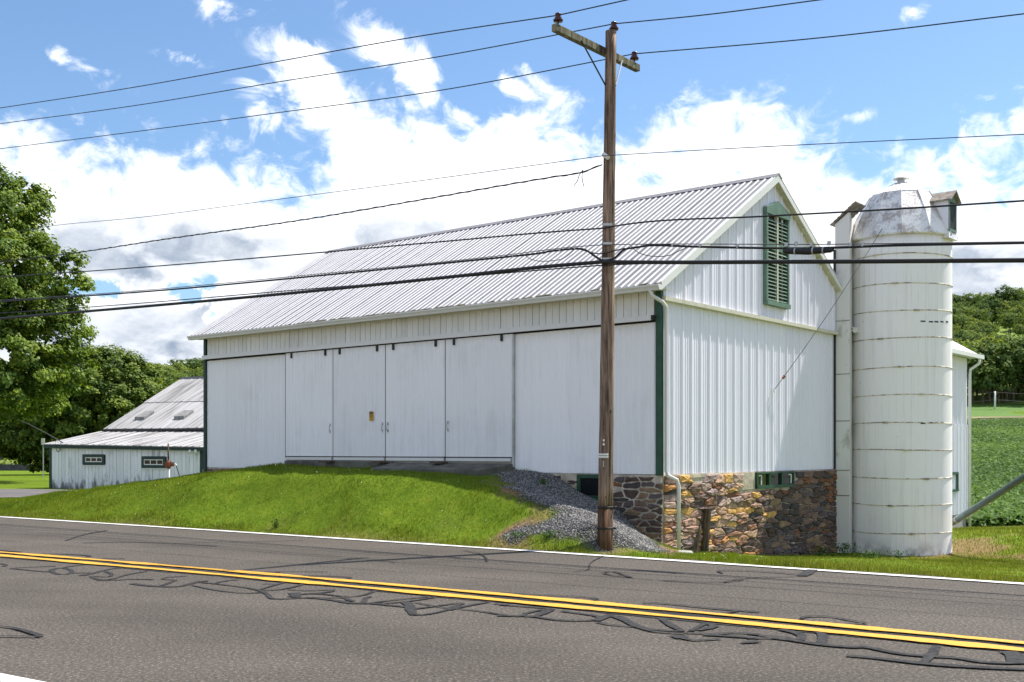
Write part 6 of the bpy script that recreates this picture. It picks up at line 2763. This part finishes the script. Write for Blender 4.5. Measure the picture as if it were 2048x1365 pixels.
# longer verge grass along the road and round the silo
x, y = scatter(-15, 12, 12, 27, 700, rg)
e = (y - Y_EDGE(x)) * .83
band = (e > .26) & (e < .85) & (x < 3.6)
right = (x >= 3.2) & (e > .26) & (y < 25.2)
x, y = x[band | right], y[band | right]
xr, yr = scatter(3.2, 12, 12, 20.5, 900, rg)
er = (yr - Y_EDGE(xr)) * .83
k = (er > .26) & (er < 1.7)
x, y = np.concatenate([x, xr[k]]), np.concatenate([y, yr[k]])
e = (y - Y_EDGE(x)) * .83
m = (np.abs(x / y) < .56) & ~inside_barn(x, y) & (np.hypot(x - SILO.x, y - SILO.y) > RS + .02) & (rg.random(len(x)) > np.maximum(a_dirt(x, y) * .55 * (x > 7) , .55 * (vnoise(x, y, .9, 12) > .72)))
m &= ~((a_gravel(x, y) > .5) & (e > .75))
x, y, e = x[m], y[m], e[m]
z = H(x, y)
hh_ = (.05 + .09 * rg.random(len(x)) ** 1.5) * (.55 + .9 * vnoise(x, y, 1.3, 6)) * np.where(x > 3.2, np.where(e < .9, .85, np.where(e < 2.2, .42, .28)), .8)
o = np_mesh('verge_grass', blades(x, y, z, hh_, .007, rg, .8), 3, M['grass_long'], np.clip(vnoise(x, y, .9, 7) * .7 + rg.random(len(x)) * .4, 0, 1))
tag(o, 'longer ragged grass along the road edge and round the silo foot', 'grass')
o['kind'] = 'stuff'
# rough grass beyond the silo at right
x, y = scatter(8, 19, 20, 35, 420, rg)
m = (x / y > .36) & (x / y < .53) & (np.hypot(x - SILO.x, y - SILO.y) > RS + .02) & ~inside_barn(x, y) & (rg.random(len(x)) > a_dirt(x, y) * .8)
x, y = x[m], y[m]
z = H(x, y)
hh_ = (.03 + .07 * rg.random(len(x)) ** 2) * (.5 + vnoise(x, y, .8, 16)) * np.where(y < 24, .45, 1.0)
o = np_mesh('rough_grass', blades(x, y, z, hh_, .010, rg, .8), 3, M['grass_long'], np.clip(vnoise(x, y, .7, 17) * .8 + rg.random(len(x)) * .3, 0, 1))
tag(o, 'rough uneven grass right of the silo before the bean field', 'grass')
o['kind'] = 'stuff'

# gravel stones
n = 46000
gx = np.array([p[0] for p in GRAVEL])
gy = np.array([p[1] for p in GRAVEL])
x = rg.uniform(gx.min() - .3, gx.max() + .3, n * 3)
y = rg.uniform(gy.min() - .3, gy.max() + .3, n * 3)
g = a_gravel(x, y)
k = (rg.random(len(x)) < g) & ~inside_barn(x, y, .0)
k |= (rg.random(len(x)) < .03 * (a_dirt(x, y) > .4)) & ((y - Y_EDGE(x)) > .5) & ~inside_barn(x, y, .0)
x, y = x[k][:n], y[k][:n]
n = len(x)
z = H(x, y)
r = .006 + .014 * rg.random(n) ** 2.2
OV = np.array([(1, 0, 0), (0, 1, 0), (-1, 0, 0), (0, -1, 0), (0, 0, .75), (0, 0, -.6)], float)
v = OV[None] * r[:, None, None] * (.7 + .6 * rg.random((n, 6, 1)))
th = rg.random(n) * 6.283
c_, s_ = np.cos(th)[:, None], np.sin(th)[:, None]
vx = v[:, :, 0] * c_ - v[:, :, 1] * s_
vy = v[:, :, 0] * s_ + v[:, :, 1] * c_
tilt = rg.normal(size=(n, 1)) * .5
V = np.stack([vx + x[:, None], vy + y[:, None], v[:, :, 2] + vx * tilt + z[:, None] + r[:, None] * .3], 2).reshape(-1, 3)
tri = np.array([(0, 1, 4), (1, 2, 4), (2, 3, 4), (3, 0, 4), (1, 0, 5), (2, 1, 5), (3, 2, 5), (0, 3, 5)])
fi = (np.arange(n)[:, None, None] * 6 + tri[None]).reshape(-1, 3)
me = bpy.data.meshes.new('gravel')
me.vertices.add(len(V))
me.vertices.foreach_set('co', V.astype(np.float32).ravel())
me.loops.add(fi.size)
me.loops.foreach_set('vertex_index', fi.astype(np.int32).ravel())
me.polygons.add(len(fi))
me.polygons.foreach_set('loop_start', np.arange(0, fi.size, 3, dtype=np.int32))
me.polygons.foreach_set('loop_total', np.full(len(fi), 3, np.int32))
me.update()
me.validate()
me.materials.append(M['gravel'])
o = bpy.data.objects.new('gravel', me)
COL.objects.link(o)
tag(o, 'loose grey gravel sloping down from the barn doors to the pole', 'gravel')
o['kind'] = 'stuff'


# weeds
def weed(px_, py_, hgt, spread, n, label, material, name='weed'):
    b = hit(px_, py_)
    e = rand_dirs(n, rg)
    p = np.stack([e[:, 0] * spread * rg.random(n), e[:, 1] * spread * rg.random(n), hgt * rg.random(n) ** .8], 1)
    nr = rand_dirs(n, rg) * .7 + np.array([0, -.2, .6])
    nr /= np.linalg.norm(nr, axis=1, keepdims=True)
    q = leaf_quads(p, nr, np.full(n, .05), rg, .5)
    t = thing(name, label, 'weed', b)
    np_mesh('leaves', q, 4, material, rg.random(n), t)
    mb = MB()
    for k in range(6):
        a = rg.random() * 6.28
        mb.tube([b, b + Vector((math.cos(a) * spread * .5, math.sin(a) * spread * .5, hgt * (.5 + .5 * rg.random())))], .004, 4)
    obj('stem', mb, material, t)


weed(552, 1058, .20, .14, 60, 'single leafy weed in the mown bank by the road edge', M['weed_leaf'])
weed(1535, 1106, .36, .22, 110, 'dry tan weed at the foot of the stone wall', M['dry_leaf'], 'dry_weed')
weed(1575, 1110, .24, .2, 80, 'low dry weed just right of the tall dry weed', M['dry_leaf'], 'dry_weed')
weed(1690, 1110, .26, .40, 200, 'dark green weeds at the foot of the chute', M['weed_leaf'])
weed(1745, 1118, .16, .45, 160, 'low weeds along the front of the silo foot', M['weed_leaf'])
weed(1800, 1120, .20, .25, 60, 'small weed climbing the middle of the silo foot', M['weed_leaf'])
weed(1640, 1113, .22, .4, 140, 'dark weeds between the stone wall and the chute', M['weed_leaf'])
weed(1918, 1052, .32, .3, 100, 'bright weed under the auger tube behind the silo', M['weed_leaf'])
weed(1088, 970, .10, .10, 40, 'tiny green weed high on the gravel slope', M['weed_leaf'])
weed(1098, 1078, .12, .22, 70, 'small green tuft low on the gravel near the road', M['weed_leaf'])
weed(1035, 1076, .10, .22, 60, 'small green tuft at the dirt edge left of the gravel', M['weed_leaf'])
weed(1415, 1109, .14, .3, 80, 'green weeds round the base of the post stub', M['weed_leaf'])
s_, z_ = gable(1400, 966)
